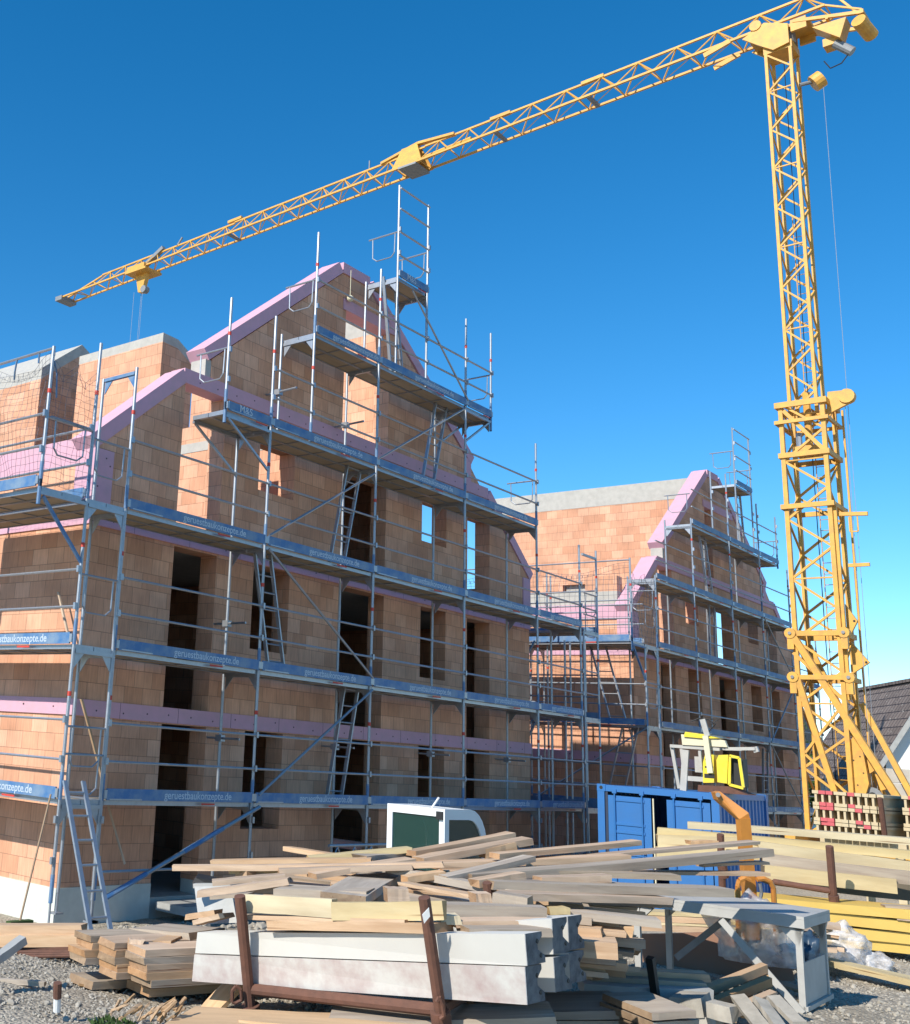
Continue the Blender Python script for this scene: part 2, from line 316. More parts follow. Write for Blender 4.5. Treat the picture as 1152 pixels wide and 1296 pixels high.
def house(ox, label, attic, second):
    H = thing('brick_house', label, 'house', (ox, YW, 0), 'brick houses under construction')
    P = Matrix.Translation((-ox, -YW, 0))
    def part(mb, name):
        o = mb.build(name, H); o.data.transform(P); return o
    ops = [(1.81, 2.82, .0, 2.45), (1.81, 2.82, 2.7, 5.22), (1.81, 2.82, 5.46, 7.98),
           (3.76, 4.74, .9, 2.45), (3.76, 4.74, 3.8, 5.24), (3.76, 4.74, 6.55, 7.43),
           (6.2, 7.65, .0, 2.45), (6.2, 7.65, 2.7, 5.22), (6.2, 7.65, 5.46, 7.45),
           (8.95, 9.9, .9, 2.45), (8.95, 9.9, 3.78, 5.2), (8.95, 9.9, 6.55, 7.45),
           (10.75, 11.7, .0, 2.45), (10.75, 11.7, 2.7, 5.18), (10.75, 11.7, 5.78, 7.45), attic]
    part(gable(ox, ops, YW, YW+TH), 'gable_wall')
    LEN = 24
    for x0, x1 in ((0, TH), (13.5-TH, 13.5)):
        b = MB(); b.box(ox+x0, ox+x1, YW+TH+.001, LEN+4, .14, 6.2, 'brick'); part(b, 'side_wall')
    b = MB(); b.box(ox, ox+13.5, 25, 25.3, -.4, 6.4, 'brick'); part(b, 'rear_wall')
    # plinth
    b = MB()
    b.box(ox-.02, ox+1.8, YW-.02, YW+TH, -.9, .14, 'plinth'); b.box(ox+2.83, ox+13.52, YW-.02, YW+TH, -.9, .14, 'plinth')
    b.box(ox-.02, ox+TH, YW+TH+.001, LEN+4, -.9, .14, 'plinth'); b.box(ox+1.8, ox+2.83, YW, YW+TH, -.9, -.06, 'concrete')
    part(b, 'plinth')
    # insulation bands
    for z0, z1, n in ((2.47, 2.70, 26), (5.25, 5.46, 26)):
        b = MB(); b.box(ox-.025, ox+13.525, YW-.025, YW+.3, z0, z1, 'eps'); b.box(ox-.025, ox+.3, YW+.301, LEN+4, z0, z1, 'eps')
        dots(b, ox+.2, ox+13.3, (z0+z1)/2, YW-.025, n)
        for k in range(11): x = ox+.9+k*1.23; b.box(x, x+.006, YW-.0265, YW-.024, z0+.002, z1-.002, 'dot')
        for k in range(12):
            y = YW+.4+k*.7; b.tube((ox-.024, y, (z0+z1)/2+rnd.uniform(-.04, .04)), (ox-.03, y, (z0+z1)/2), .014, 'dot')
        part(b, 'insulation_band')
    b = MB()
    b.box(ox+1.75, ox+11.6, YW-.025, YW+.3, 7.95, 8.2, 'eps'); dots(b, ox+1.9, ox+11.4, 8.07, YW-.025, 20); part(b, 'insulation_band')
    b = MB(); verge(b, ox, (-.02, 6.40), (1.85, 8.0)); b.box(ox-.03, ox+.36, YW-.026, YW+.4, 5.461, 6.42, 'eps')
    dots(b, ox+.05, ox+.3, 6.0, YW-.026, 3, .3); part(b, 'insulation_verge')
    b = MB(); verge(b, ox, (2.3, 8.5), (5.95, 11.42)); verge(b, ox, (5.95, 11.42), (6.85, 11.42)); part(b, 'insulation_verge')
    b = MB(); verge(b, ox, (6.85, 11.42), (10.85, 8.6)); b.box(ox+10.6, ox+10.85, YW-.026, YW+.4, 8.2, 8.7, 'eps'); part(b, 'insulation_verge')
    b = MB(); verge(b, ox, (11.55, 8.0), (13.52, 6.40)); b.box(ox+13.2, ox+13.53, YW-.026, YW+.4, 5.461, 6.42, 'eps'); part(b, 'insulation_verge')
    b = MB(); b.box(ox+2.26, ox+2.397, YW+.012, YW+TH-.01, 8.201, 8.52, 'concrete'); part(b, 'masonry_pad')
    b = MB(); b.box(ox-.03, ox+.33, YW+.41, LEN+4, 6.2, 6.62, 'eps'); part(b, 'eaves_insulation')
    b = MB(); b.box(ox+attic[0]-.1, ox+8.0, YW-.026, YW+.37, attic[3]-.03, attic[3]+.2, 'eps'); part(b, 'insulation_lintel')
    # floors
    for z0, z1 in ((2.5, 2.68), (5.27, 5.44)):
        b = MB(); b.box(ox+TH, ox+13.5-TH, YW+TH, LEN+1, z0, z1, 'concrete'); part(b, 'floor_slab')
    b = MB(); b.box(ox+TH, ox+13.5-TH, YW+TH, LEN+1, -.3, -.07, 'concrete'); part(b, 'floor_slab')
    def wall(x0, x1, y0, y1, z0, z1, cap=0, name='partition_wall', m='brick'):
        b = MB(); b.box(ox+x0, ox+x1, y0, y1, z0, z1-cap, m)
        if cap: b.box(ox+x0-.002, ox+x1+.002, y0-.002, y1+.002, z1-cap, z1, 'concrete')
        part(b, name)
    # ground and first floor cross walls (dark interiors)
    for z0, z1 in ((-.06, 2.49), (2.69, 5.26)):
        for x in (3.2, 5.6, 8.4): wall(x, x+.2, YW+2.2, YW+9, z0, z1)
    # open upper storey
    b = MB(); b.box(ox+3.72, ox+3.92, 13.3, 15.6, 5.445, 7.93, 'brick'); b.box(ox+3.72, ox+3.92, 13.0, 14.35, 7.931, 8.6 if not second else 8.0, 'brick'); b.box(ox+3.71, ox+3.93, 13.29, 15.61, 7.42, 7.6, 'concrete'); part(b, 'partition_wall')
    wall(5.7, 5.9, YW+TH+.01, 17, 5.445, 7.93); wall(5.91, 8.8, 17, 17.2, 5.445, 7.93)
    b = MB(); b.box(ox+5.72, ox+8.8, YW+TH+.01, 17.2, 7.94, 8.12, 'concrete'); part(b, 'attic_slab')
    if second:
        b = MB(); b.box(ox+5.55, ox+5.9, YW+TH+.05, 19.8, 8.13, 10.7, 'brick'); b.box(ox+5.54, ox+5.91, YW+TH+.05, 19.8, 10.7, 11.33, 'concrete'); part(b, 'ridge_wall')
        b = MB(); b.box(ox+5.56, ox+5.9, 17.25, 19.8, 5.45, 8.13, 'brick'); part(b, 'ridge_wall')
        b = MB(); b.box(ox+.03, ox+.36, 13.0, 20, 6.63, 6.98, 'concrete'); b.box(ox+.03, ox+.36, 13, 13.9, 6.98, 7.4, 'brick'); part(b, 'eaves_beam')
    else:
        wall(7.85, 8.05, 13.05, 15.2, 8.13, 11.35, .5); wall(8.75, 8.9, YW+TH+.01, 17, 5.445, 7.93)
        def ridge(poly, y0, y1, z0, capt):
            b = MB(); low = [(x, z-capt) for x, z in poly]
            b.prism([(poly[0][0], y0, z0)]+[(x, y0, z) for x, z in low]+[(poly[-1][0], y0, z0)], (0, y1-y0, 0), 'brick')
            b.prism([(x, y0-.003, z) for x, z in low]+[(x, y0-.003, z) for x, z in reversed(poly)], (0, y1-y0+.006, 0), 'concrete')
            part(b, 'ridge_wall')
        ridge([(16.95, 11.42), (17.45, 11.40), (18.0, 11.12)], 18, 21, 5.46, .22)
        ridge([(16.57, 11.2), (17.8, 12.2), (19.3, 11.4)], 22, 30, 5.46, .3)
    return H
h1 = house(10.65, 'large unfinished brick house with pink insulation edges behind the nearest blue scaffold', (6.12, 7.65, 8.0, 10.7), False)
h2 = house(29.85, 'farther unfinished brick house beside the crane with tall lit ridge wall', (5.6, 6.15, 7.9, 10.4), True)

# ------------------------------------------------------------------ writing on the boards
_txt = {}
def text_mesh(s, size):
    if (s, size) in _txt: return _txt[(s, size)]
    cu = bpy.data.curves.new('lettering', 'FONT'); cu.body = s; cu.size = size; cu.offset = .0015; cu.align_x = 'CENTER'; cu.extrude = .0006
    o = bpy.data.objects.new('lettering', cu); COL.objects.link(o)
    dg = bpy.context.evaluated_depsgraph_get(); me = bpy.data.meshes.new_from_object(o.evaluated_get(dg))
    bpy.data.objects.remove(o); me.materials.clear(); me.materials.append(MATS['text']); _txt[(s, size)] = me; return me

# ------------------------------------------------------------------ scaffold pieces (local X runs along the scaffold, local -Y is its outside)
LV = [1.38, 3.36, 5.34, 7.31, 9.28, 11.24]
TR = .0242
def post(name, h, couplers=True, blue=True):
    b = MB(); b.tube((0, 0, 0), (0, 0, h), TR, 'galv', 8)
    if blue: b.tube((0, 0, .0), (0, 0, .34), TR+.003, 'blue', 8)
    if blue and h > 1.6: b.tube((0, 0, h*.66), (0, 0, h*.66+.06), TR+.004, 'red', 8)
    if couplers:
        for z in (.5, 1.0):
            if z < h: b.box(-.02, .02, -.06, -.02, z-.04, z+.05, 'galv')
    return b.mesh(name)
_pm = {}
def post_mesh(h, c=True, bl=True):
    k = (round(h, 2), c, bl)
    if k not in _pm: _pm[k] = post('standard', h, c, bl)
    return _pm[k]
def transom_mesh(wd, blue=False):
    k = ('t', wd, blue)
    if k not in _pm:
        b = MB(); m = 'blue' if blue else 'galv'
        b.bar((0, .02, 0), (0, wd-.02, 0), .05, .05, m)
        for y, s in ((.03, 1), (wd-.03, -1)):
            b.prism([(-.006, y, -.02), (-.006, y+.16*s, -.02), (-.006, y, -.22)], (.012, 0, 0), m)
        _pm[k] = b.mesh('transom')
    return _pm[k]
def deck_mesh(L, wd):
    k = ('d', round(L, 2), wd)
    if k not in _pm:
        b = MB(); n = 2; pw = wd/n
        for i in range(n):
            y = i*pw+.01
            b.box(.03, L-.03, y+.02, y+pw-.03, -.045, -.012, 'board_under')
            b.box(.03, L-.03, y, y+.018, -.06, .0, 'galv'); b.box(.03, L-.03, y+pw-.028, y+pw-.01, -.06, .0, 'galv')
            for x in (.0, L-.06): b.box(x, x+.06, y, y+pw-.01, -.065, .005, 'galv')
            x = .8
            while x < L-.3: b.box(x, x+.03, y+.02, y+pw-.03, -.058, -.046, 'galv_dark'); x += .75
        _pm[k] = b.mesh('deck')
    return _pm[k]
def toe_mesh(L):
    k = ('toe', round(L, 2))
    if k not in _pm:
        b = MB(); b.box(.05, L-.05, -.012, .012, 0, .15, 'blue'); b.box(.0, .05, -.014, .014, .02, .13, 'galv'); b.box(L-.05, L, -.014, .014, .02, .13, 'galv')
        b.box(L*.62, L*.62+.28, -.0145, -.0122, -.045, -.02, 'red'); b.box(.1, .7, -.013, -.0122, .003, .02, 'galv')
        _pm[k] = b.mesh('toe_board')
    return _pm[k]
def rail_mesh(L):
    k = ('r', round(L, 2))
    if k not in _pm:
        b = MB(); b.tube((0, 0, 0), (L, 0, 0), .019, 'galv', 6); _pm[k] = b.mesh('guard_rail')
    return _pm[k]
def loop_mesh(L=.7):
    k = ('l', L)
    if k not in _pm:
        b = MB(); b.tube((0, 0, 0), (0, L, 0), .017, 'galv')
        pts = [(0, .08, 0), (0, .09, -.42), (0, .16, -.5), (0, L-.2, -.5), (0, L-.1, -.42), (0, L-.09, 0)]
        b.path(pts, .012, 'galv'); _pm[k] = b.mesh('end_guard')
    return _pm[k]
def ladder_mesh(dx, dz, wd=.4, dy=0):
    b = MB(); D = Vector((dx, dy, dz)); n = int(dz/.27)
    for s in (0, wd): b.bar((s, 0, 0), Vector((s, 0, 0))+D, .03, .06, 'galv', (0, 1, 0))
    for k in range(n):
        p = D*((k+.6)/n); b.tube(p, p+Vector((wd, 0, 0)), .014, 'galv')
    return b.mesh('ladder')
class Scaff:
    def __init__(s, name, label, loc, rot=0, wd=.7, group=None):
        s.r = thing(name, label, 'scaffold', loc, group); s.r.rotation_euler = (0, 0, rot); s.wd = wd; s.rot = rot
    def P(s, me, name, loc, rot=(0, 0, 0)): return place(me, name, loc, s.r, rot)
    def post(s, x, z0, z1, y=0, c=True, bl=True):
        z = z0
        while z < z1-.05:
            nz = min([l for l in LV if l > z+.1] or [z1]); nz = min(nz, z1)
            if z1-nz < .45: nz = z1
            s.P(post_mesh(nz-z, c, bl), 'standard', (x, y, z)); z = nz
    def jack(s, x, y, z):
        b = MB(); b.tube((x, y, z), (x, y, z+.3), .016, 'galv'); b.box(x-.07, x+.07, y-.07, y+.07, z-.02, z+.005, 'galv'); b.build('base_jack', s.r)
    def bay(s, x0, x1, z, word='geruestbaukonzepte.de', rails=(.5, 1.0), toe=True, deck=True, tx=True, loose=0):
        L = x1-x0
        if deck: s.P(deck_mesh(L, s.wd), 'deck', (x0, 0, z))
        if toe:
            t = s.P(toe_mesh(L), 'toe_board', (x0, -.035, z+.005))
            if word: place(text_mesh(word, .15 if L > 1.2 else .17), 'lettering', (L*.6 if L > 1.2 else L*.4, -.0135, .032), t, (R(90), 0, 0))
        for r in rails: s.P(rail_mesh(L), 'guard_rail', (x0, -.035, z+r))
    def transoms(s, xs, z, blue=False):
        for x in xs: s.P(transom_mesh(s.wd, blue), 'transom', (x, 0, z-.085))
    def loop(s, x, z): s.P(loop_mesh(s.wd), 'end_guard', (x, 0, z))
    def diag(s, x0, z0, x1, z1, y=-.05, r=.021, m='galv'):
        b = MB(); b.tube((x0, y, z0), (x1, y, z1), r, m, 6); b.build('diagonal_brace', s.r)
    def ladder(s, x, z, dx, dz, y=.3, wd=.4, dy=0):
        s.P(ladder_mesh(dx, dz, wd, dy), 'ladder', (x, y, z))
    def bracket(s, x, z, sgn, reach=.7):
        for y in (0, s.wd):
            b = MB(); b.bar((x, y, z-.09), (x+sgn*reach, y, z-.09), .045, .045, 'galv'); b.bar((x, y, z-.75), (x+sgn*(reach-.05), y, z-.11), .035, .035, 'galv'); b.build('bracket', s.r)

# facade scaffold of the near house
A = Scaff('scaffold', 'tall blue and silver scaffold across the shaded gable of the nearest house', (0, 11.6, 0))
XS = [10.45, 13.5, 16.5, 19.6, 22.6, 24.65]; IY = .72
gz = -.12
for x, t in zip(XS, (7.45, 9.25, 11.2, 11.2, 9.2, 7.25)): A.post(x, gz+.25, t); A.jack(x, 0, gz)
for x, t in zip(XS, (7.4, 7.35, 9.3, 9.3, 7.35, 5.3)): A.post(x, gz+.25, t, IY, c=False, bl=False); A.jack(x, IY, gz)
for lv in (0, 1, 2):
    for a, b in zip(XS, XS[1:]): A.bay(a, b, LV[lv])
    A.transoms(XS, LV[lv])
for a, b in zip(XS[1:4], XS[2:]): A.bay(a, b, LV[3])
A.transoms(XS[1:5], LV[3])
A.bay(12.38, 13.5, LV[3], 'M&S', rails=()); A.bracket(13.5, LV[3], -1, 1.1); A.post(12.38, 7.1, 9.2); A.loop(12.38, 8.35)
A.post(14.55, 7.31, 11.2); A.post(14.52, 7.31, 9.4, IY, False, False); A.loop(14.55, 10.3)
A.bay(14.55, 16.5, LV[4]); A.bay(16.5, 19.6, LV[4]); A.bay(19.6, 20.62, LV[4], '')
A.transoms((14.55, 16.5, 19.6, 20.6), LV[4]); A.bracket(19.6, LV[4], 1, 1.0); A.post(20.62, 9.0, 11.2); A.loop(20.62, 10.25)
A.post(17.05, 9.28, 13.2, bl=False); A.post(18.1, 9.28, 13.2, bl=False); A.post(17.02, 9.28, 11.3, IY, False, False); A.post(18.1, 9.28, 11.3, IY, False, False)
A.bay(17.05, 18.1, LV[5], 'M&S', rails=(.45, .95, 1.45, 1.9)); A.transoms((17.05, 18.1), LV[5]); A.loop(17.05, 12.2); A.loop(18.1, 12.15)
A.loop(22.6, 8.35); A.transoms((10.45,), 7.45, True)
for z in (.45,):
    for a, b in zip(XS, XS[1:]): A.P(rail_mesh(b-a), 'guard_rail', (a, -.03, z+.03))
A.diag(13.6, 1.5, 16.5, 3.3); A.diag(13.55, 5.28, 16.5, 3.5); A.diag(13.55, 5.5, 16.4, 7.15); A.diag(16.5, 7.45, 19.5, 9.2); A.diag(17.5, 11.1, 19.62, 9.4)
A.diag(10.55, .15, 13.6, 1.33, -.08, .03, 'galv'); A.diag(10.55, .15, 11.3, .44, -.08, .034, 'blue'); A.diag(12.0, .71, 12.8, 1.02, -.08, .034, 'blue')
A.ladder(15.75, 1.4, .42, 2.0); A.ladder(14.1, 3.4, -.5, 1.9); A.ladder(15.6, 5.4, .45, 1.95); A.ladder(18.45, 7.35, .5, 1.9); A.ladder(17.35, 9.3, -.35, 2.0)
for x, z in ((13.5, 2.3), (16.5, 2.3), (19.6, 2.3), (22.6, 2.3), (14.5, 8.3), (16.5, 8.2), (13.5, 4.1)):   # wall ties
    b = MB(); b.tube((x-.05, IY-.45, z), (x, 1.0, z), .02, 'galv'); b.box(x-.05, x+.05, IY-.06, IY+.06, z-.05, z+.05, 'galv'); b.build('wall_tie', A.r)

# end scaffold on the lit side of the near house: local X = world +Y
def side_scaffold(loc, label, ys, wd, tops, inner, levels, word='geruestbaukonzepte.de', net=None, ground=gz, n3=None):
    # built with local X along world -Y so that local -Y points to world -X
    s = Scaff('scaffold', label, loc, R(-90), wd)
    for x, t in zip(ys, tops): s.post(x, ground+.25, t); s.jack(x, 0, ground)
    for x, t in zip(ys, inner): s.post(x, ground+.25, t, wd, False, False); s.jack(x, wd, ground)
    for lv in levels:
        for a, b in zip(ys, ys[1:]): s.bay(a, b, LV[lv], word)
        s.transoms(ys, LV[lv])
    return s
def net_mesh(P0, ux, uz, nx, nz, sag=.06, th=.005):
    b = MB(); P0, ux, uz = Vector(P0), Vector(ux), Vector(uz); nrm = ux.cross(uz).normalized()
    def pt(i, j):
        u, v = i/nx, j/nz; s = math.sin(math.pi*u)*sag
        return P0+ux*u+uz*v*(1-.12*math.sin(math.pi*u*2)**2*(v > .9))+nrm*(s*math.sin(v*5+u*7)+.02*math.sin(u*31+v*17))
    for j in range(nz+1):
        for i in range(nx): b.tube(pt(i, j), pt(i+1, j), th/2, 'net', 3)
    for i in range(nx+1):
        for j in range(nz): b.tube(pt(i, j), pt(i, j+1), th/2, 'net', 3)
    return b
B = side_scaffold((9.73, 11.6, 0), 'blue scaffold on the sunlit end of the nearest house with netting on top',
                  [-3.07, 0.0], .70, (5.3, 7.6), (5.3, 5.3), (0, 1, 2))
B.loop(0, 4.3); B.loop(0, 2.3); B.loop(0, 1.95)
# outward bracket level with the net
for x in (0, -3.07):
    b = MB(); b.bar((x, 0, 5.26), (x, -.83, 5.26), .045, .045, 'galv'); b.bar((x, 0, 4.45), (x, -.76, 5.22), .04, .04, 'blue'); b.build('bracket', B.r)
    B.post(x, 5.1, 7.3, -.83)
B.P(deck_mesh(3.07, .70), 'deck', (-3.07, -.8, 5.34)); B.P(toe_mesh(3.07), 'toe_board', (-3.07, -.86, 5.35))
place(text_mesh('geruestbaukonzepte.de', .125), 'lettering', (-1.45, -.875, 5.382), B.r, (R(90), 0, 0))
for z in (5.9, 6.35, 7.27): B.P(rail_mesh(3.07), 'guard_rail', (-3.07, -.84, z))
B.P(rail_mesh(.83), 'guard_rail', (0, -.83, 6.3), (0, 0, R(90))); B.P(loop_mesh(.7), 'end_guard', (0, -.75, 6.32)); B.P(loop_mesh(.7), 'end_guard', (0, 0, 6.2))
nb = net_mesh((-3.07, -.80, 5.4), (3.07, 0, 0), (0, 0, 1.85), 31, 19, .12).build('safety_net', B.r)
nb = net_mesh((0, -.80, 5.4), (0, .78, 0), (0, 0, 1.75), 8, 18, .05).build('safety_net', B.r)
b = MB(); b.path([(0.0, -.8, 7.1), (-.02, -.72, 6.95), (0, -.7, 6.6)], .012, 'blue'); b.path([(-.8, -.84, 7.27), (-.85, -.82, 7.1), (-.9, -.78, 7.0)], .014, 'blue'); b.path([(-.3, -.84, 7.27), (-.32, -.82, 7.12)], .014, 'blue'); b.build('net_ties', B.r)
B.ladder(-.05, .0-.15, 0, 1.9, .05, .36) if False else None
# right end of the near house scaffold, running back along its far side
Cc = side_scaffold((25.75, 13.6, 0), 'silver scaffold in the gap between the two brick houses, close to the nearest house', [-3.0, -.0, 1.9], -.73, (7.3, 7.3, 7.3), (5.3, 5.3, 5.3), (), '')
for lv in (0, 1, 2):
    for a, b_ in ((-3.0, 0), (0, 1.9)): Cc.P(deck_mesh(b_-a, .7), 'deck', (a, -.72, LV[lv])); Cc.P(toe_mesh(b_-a), 'toe_board', (a, .03, LV[lv])); Cc.P(rail_mesh(b_-a), 'guard_rail', (a, .03, LV[lv]+.5)); Cc.P(rail_mesh(b_-a), 'guard_rail', (a, .03, LV[lv]+1))
b = MB(); b.bar((1.9, 0, 7.1), (1.9, -.73, 7.1), .05, .05, 'galv'); b.build('transom', Cc.r)
for z in (6.2, 5.7): Cc.P(loop_mesh(.7), 'end_guard', (1.9, -.7, z))
for lv in (0, 1, 2):
    b = MB(); b.bar((1.9, 0, LV[lv]-.08), (1.9, -.73, LV[lv]-.08), .05, .05, 'galv'); b.bar((-.0, 0, LV[lv]-.08), (0, -.73, LV[lv]-.08), .05, .05, 'galv')
    b.bar((.0, 0, LV[lv]-.7), (0, .6, LV[lv]-.1), .04, .04, 'galv_dark'); b.build('transom', Cc.r)
# house 2, lit side
D = side_scaffold((28.2, 11.6, 0), 'netted scaffold on the sunlit end of the farther house, between the two houses', [-6.14, -3.07, 0.0], .73, (5.3, 5.3, 5.3), (5.3, 5.3, 5.3), (0, 1, 2), '')
for x in (-6.14, -3.07, 0):
    D.post(x, 5.1, 7.4, -.75)
    b = MB(); b.bar((x, 0, 5.26), (x, -.75, 5.26), .045, .045, 'blue'); b.bar((x, 0, 4.45), (x, -.7, 5.22), .04, .04, 'blue'); b.build('bracket', D.r)
for x in (-6.14, -3.07):
    D.P(deck_mesh(3.07, .70), 'deck', (x, -.75, 5.34)); D.P(toe_mesh(3.07), 'toe_board', (x, -.79, 5.35))
    for z in (5.9, 6.35, 7.35): D.P(rail_mesh(3.07), 'guard_rail', (x, -.77, z))
net_mesh((-6.14, -.75, 5.4), (6.14, 0, 0), (0, 0, 1.9), 44, 14, .15, .008).build('safety_net', D.r)
net_mesh((0, -.75, 5.4), (0, 1.45, 0), (0, 0, 1.7), 10, 12, .05, .008).build('safety_net', D.r)
D.loop(0, 4.3); D.loop(0, 6.3)
# house 2, shaded gable
G = Scaff('scaffold', 'farther blue scaffold on the shaded gable between the crane and the netting', (0, 11.6, 0))
X2 = [28.98, 31.6, 34.5, 37.1, 39.75, 42.3]
for x, t in zip(X2, (7.2, 9.2, 11.1, 10.7, 9.0, 7.2)): G.post(x, gz+.1, t)
for x, t in zip(X2, (7.2, 9.2, 9.3, 9.3, 7.3, 5.3)): G.post(x, gz+.1, t, IY, False, False)
for lv in (0, 1, 2):
    for a, b in zip(X2, X2[1:]): G.bay(a, b, LV[lv], '' if lv else 'geruestbaukonzepte.de')
    G.transoms(X2, LV[lv])
for a, b in zip(X2[:4], X2[1:]): G.bay(a, b, LV[3]-.2, '')
G.transoms(X2[:5], LV[3]-.2, False)
for a, b in ((31.6, 34.5), (34.5, 37.1), (37.1, 38.85)): G.bay(a, b, LV[4]-.25, '')
G.transoms((31.6, 34.5, 37.1), LV[4]-.25); G.post(33.25, 9.05, 10.9, bl=False); G.post(38.85, 8.9, 10.6); G.loop(31.6, 9.9); G.loop(28.98, 8.0-1.2); G.loop(38.85, 9.8)
G.post(35.3, 9.05, 12.75, bl=False); G.post(36.7, 9.05, 12.75, bl=False); G.bay(35.3, 36.7, 10.95, '', rails=(.45, .9, 1.35, 1.75)); G.loop(35.3, 12.0); G.loop(36.7, 11.7)
G.P(transom_mesh(.72), 'transom', (28.98, 0, 7.0)); G.P(transom_mesh(.72), 'transom', (31.6, 0, 8.95))
G.ladder(33.4, 5.4, .1, 1.75); G.ladder(33.5, 7.1, -.5, 1.9); G.ladder(36.4, 9.1, -.2, 1.8); G.diag(37.1, 3.4, 39.75, 5.3); G.diag(37.1, 3.3, 39.75, 1.4); G.diag(37.1, 7.1, 39.7, 5.4); G.ladder(36.9, -.1, .5, 3.3)

# ------------------------------------------------------------------ tower crane (mast axis 33.4, 8.96)
CX, CY = 33.42, 8.96
K = thing('tower_crane', 'tall yellow lattice tower crane with its long jib reaching over the houses', 'crane', (CX, CY, -.3))
KP = Matrix.Translation((-CX, -CY, .3))
def kp(mb, name, par=None):
    o = mb.build(name, par or K); o.data.transform(KP); return o
def lattice_mast(h, z0, z1, n, ch, br, extra=True):
    b = MB(); cs = [(CX-h, CY+h), (CX-h, CY-h), (CX+h, CY-h), (CX+h, CY+h)]
    for x, y in cs: b.bar((x, y, z0), (x, y, z1), ch, ch, 'yellow', (1, 0, 0))
    for k in range(4):
        (xa, ya), (xb, yb) = cs[k], cs[(k+1) % 4]
        for i in range(n):
            a, c = z0+(z1-z0)*i/n, z0+(z1-z0)*(i+1)/n; md = (a+c)/2
            if k in (0, 2):
                b.bar((xa, ya, a), (xb, yb, md), br, br, 'yellow'); b.bar((xb, yb, md), (xa, ya, c), br, br, 'yellow')
            else:
                b.bar((xb, yb, a), (xa, ya, md), br*.8, br*.8, 'yellow'); b.bar((xa, ya, md), (xb, yb, c), br*.8, br*.8, 'yellow')
            if extra and k == 0 and i % 2 == 0: b.bar((xa, ya, a), (xb, yb, a), br*.7, br*.7, 'yellow')
    return b
kp(lattice_mast(.34, 12.2, 23.7, 9, .085, .05), 'upper_mast')
kp(lattice_mast(.53, 1.0, 12.5, 7, .11, .06), 'lower_mast')
b = MB()   # rungs and rails of the inner ladder
for z0, z1, y in ((1.2, 12.4, CY-.2), (12.4, 18.5, CY-.05)):
    for d in (-.15, .15): b.tube((CX+.28, y+d, z0), (CX+.28, y+d, z1), .013, 'yellow', 5)
    z = z0
    while z < z1: b.tube((CX+.28, y-.15, z), (CX+.28, y+.15, z), .01, 'yellow', 4); z += .3
kp(b, 'ladder')
for z, h, t in ((12.45, .62, .16), (11.95, .64, .1), (11.0, .6, .14), (9.55, .62, .13), (6.1, .6, .14), (4.95, .62, .12)):
    b = MB()
    for sy in (-1, 1): b.bar((CX-h, CY+sy*h, z), (CX+h, CY+sy*h, z), .07, t, 'yellow')
    for sx in (-1, 1): b.bar((CX+sx*h, CY-h-.04, z+.002), (CX+sx*h, CY+h+.04, z+.002), .07, t, 'yellow')
    kp(b, 'collar')
b = MB()   # telescoping gear inside the collar
b.bar((CX-.55, CY+.45, 12.3), (CX-.55, CY-.5, 11.05), .09, .1, 'yellow'); b.box(CX-.3, CX+.3, CY-.35, CY+.3, 11.05, 11.3, 'yellow')
b.tube((CX, CY, 11.3), (CX, CY, 12.9), .1, 'yellow', 8); b.tube((CX-.2, CY+.2, 11.3), (CX-.2, CY+.2, 11.7), .08, 'galv', 8)
b.prism([(CX-.3, CY-.55, 12.1), (CX-.3, CY-.62, 12.75), (CX-.3, CY-1.2, 12.72), (CX-.3, CY-1.25, 12.4)], (.1, 0, 0), 'yellow')
b.tube((CX-.35, CY-1.08, 12.55), (CX-.15, CY-1.08, 12.55), .2, 'yellow', 14); b.bar((CX-.3, CY-.6, 9.3), (CX-.3, CY-1.35, 9.25), .08, .1, 'yellow')
b.bar((CX-.3, CY-.9, 9.2), (CX-.3, CY-.9, 8.8), .03, .03, 'yellow'); b.bar((CX-.3, CY-1.1, 9.2), (CX-.3, CY-1.1, 8.8), .03, .03, 'yellow'); b.bar((CX-.3, CY-.9, 8.8), (CX-.3, CY-1.1, 8.8), .03, .03, 'yellow')
b.bar((CX-.3, CY-.8, 7.9), (CX-.3, CY-1.3, 7.9), .07, .09, 'yellow')
kp(b, 'climbing_gear')
b = MB()   # thick guide tube down the near side
b.bar((CX-.45, CY-.62, 4.4), (CX-.45, CY-.62, 9.6), .09, .09, 'yellow', (1, 0, 0)); b.bar((CX+.5, CY-.75, 1.2), (CX+.5, CY-.75, 12.4), .05, .05, 'yellow', (1, 0, 0)); kp(b, 'guide_rail')
for pts in ([(8.34, 5.95), (8.34, 6.9), (8.08, 6.45)], [(8.27, 5.1), (8.27, 5.92), (7.88, 5.38)]):    # triangular anchor plates
    b = MB(); b.prism([(CX-.2, y, z) for y, z in pts], (.1, 0, 0), 'yellow'); b.tube((CX-.21, pts[2][0]+.07, pts[2][1]), (CX-.2, pts[2][0]+.07, pts[2][1]), .03, 'black', 8); kp(b, 'anchor_plate')
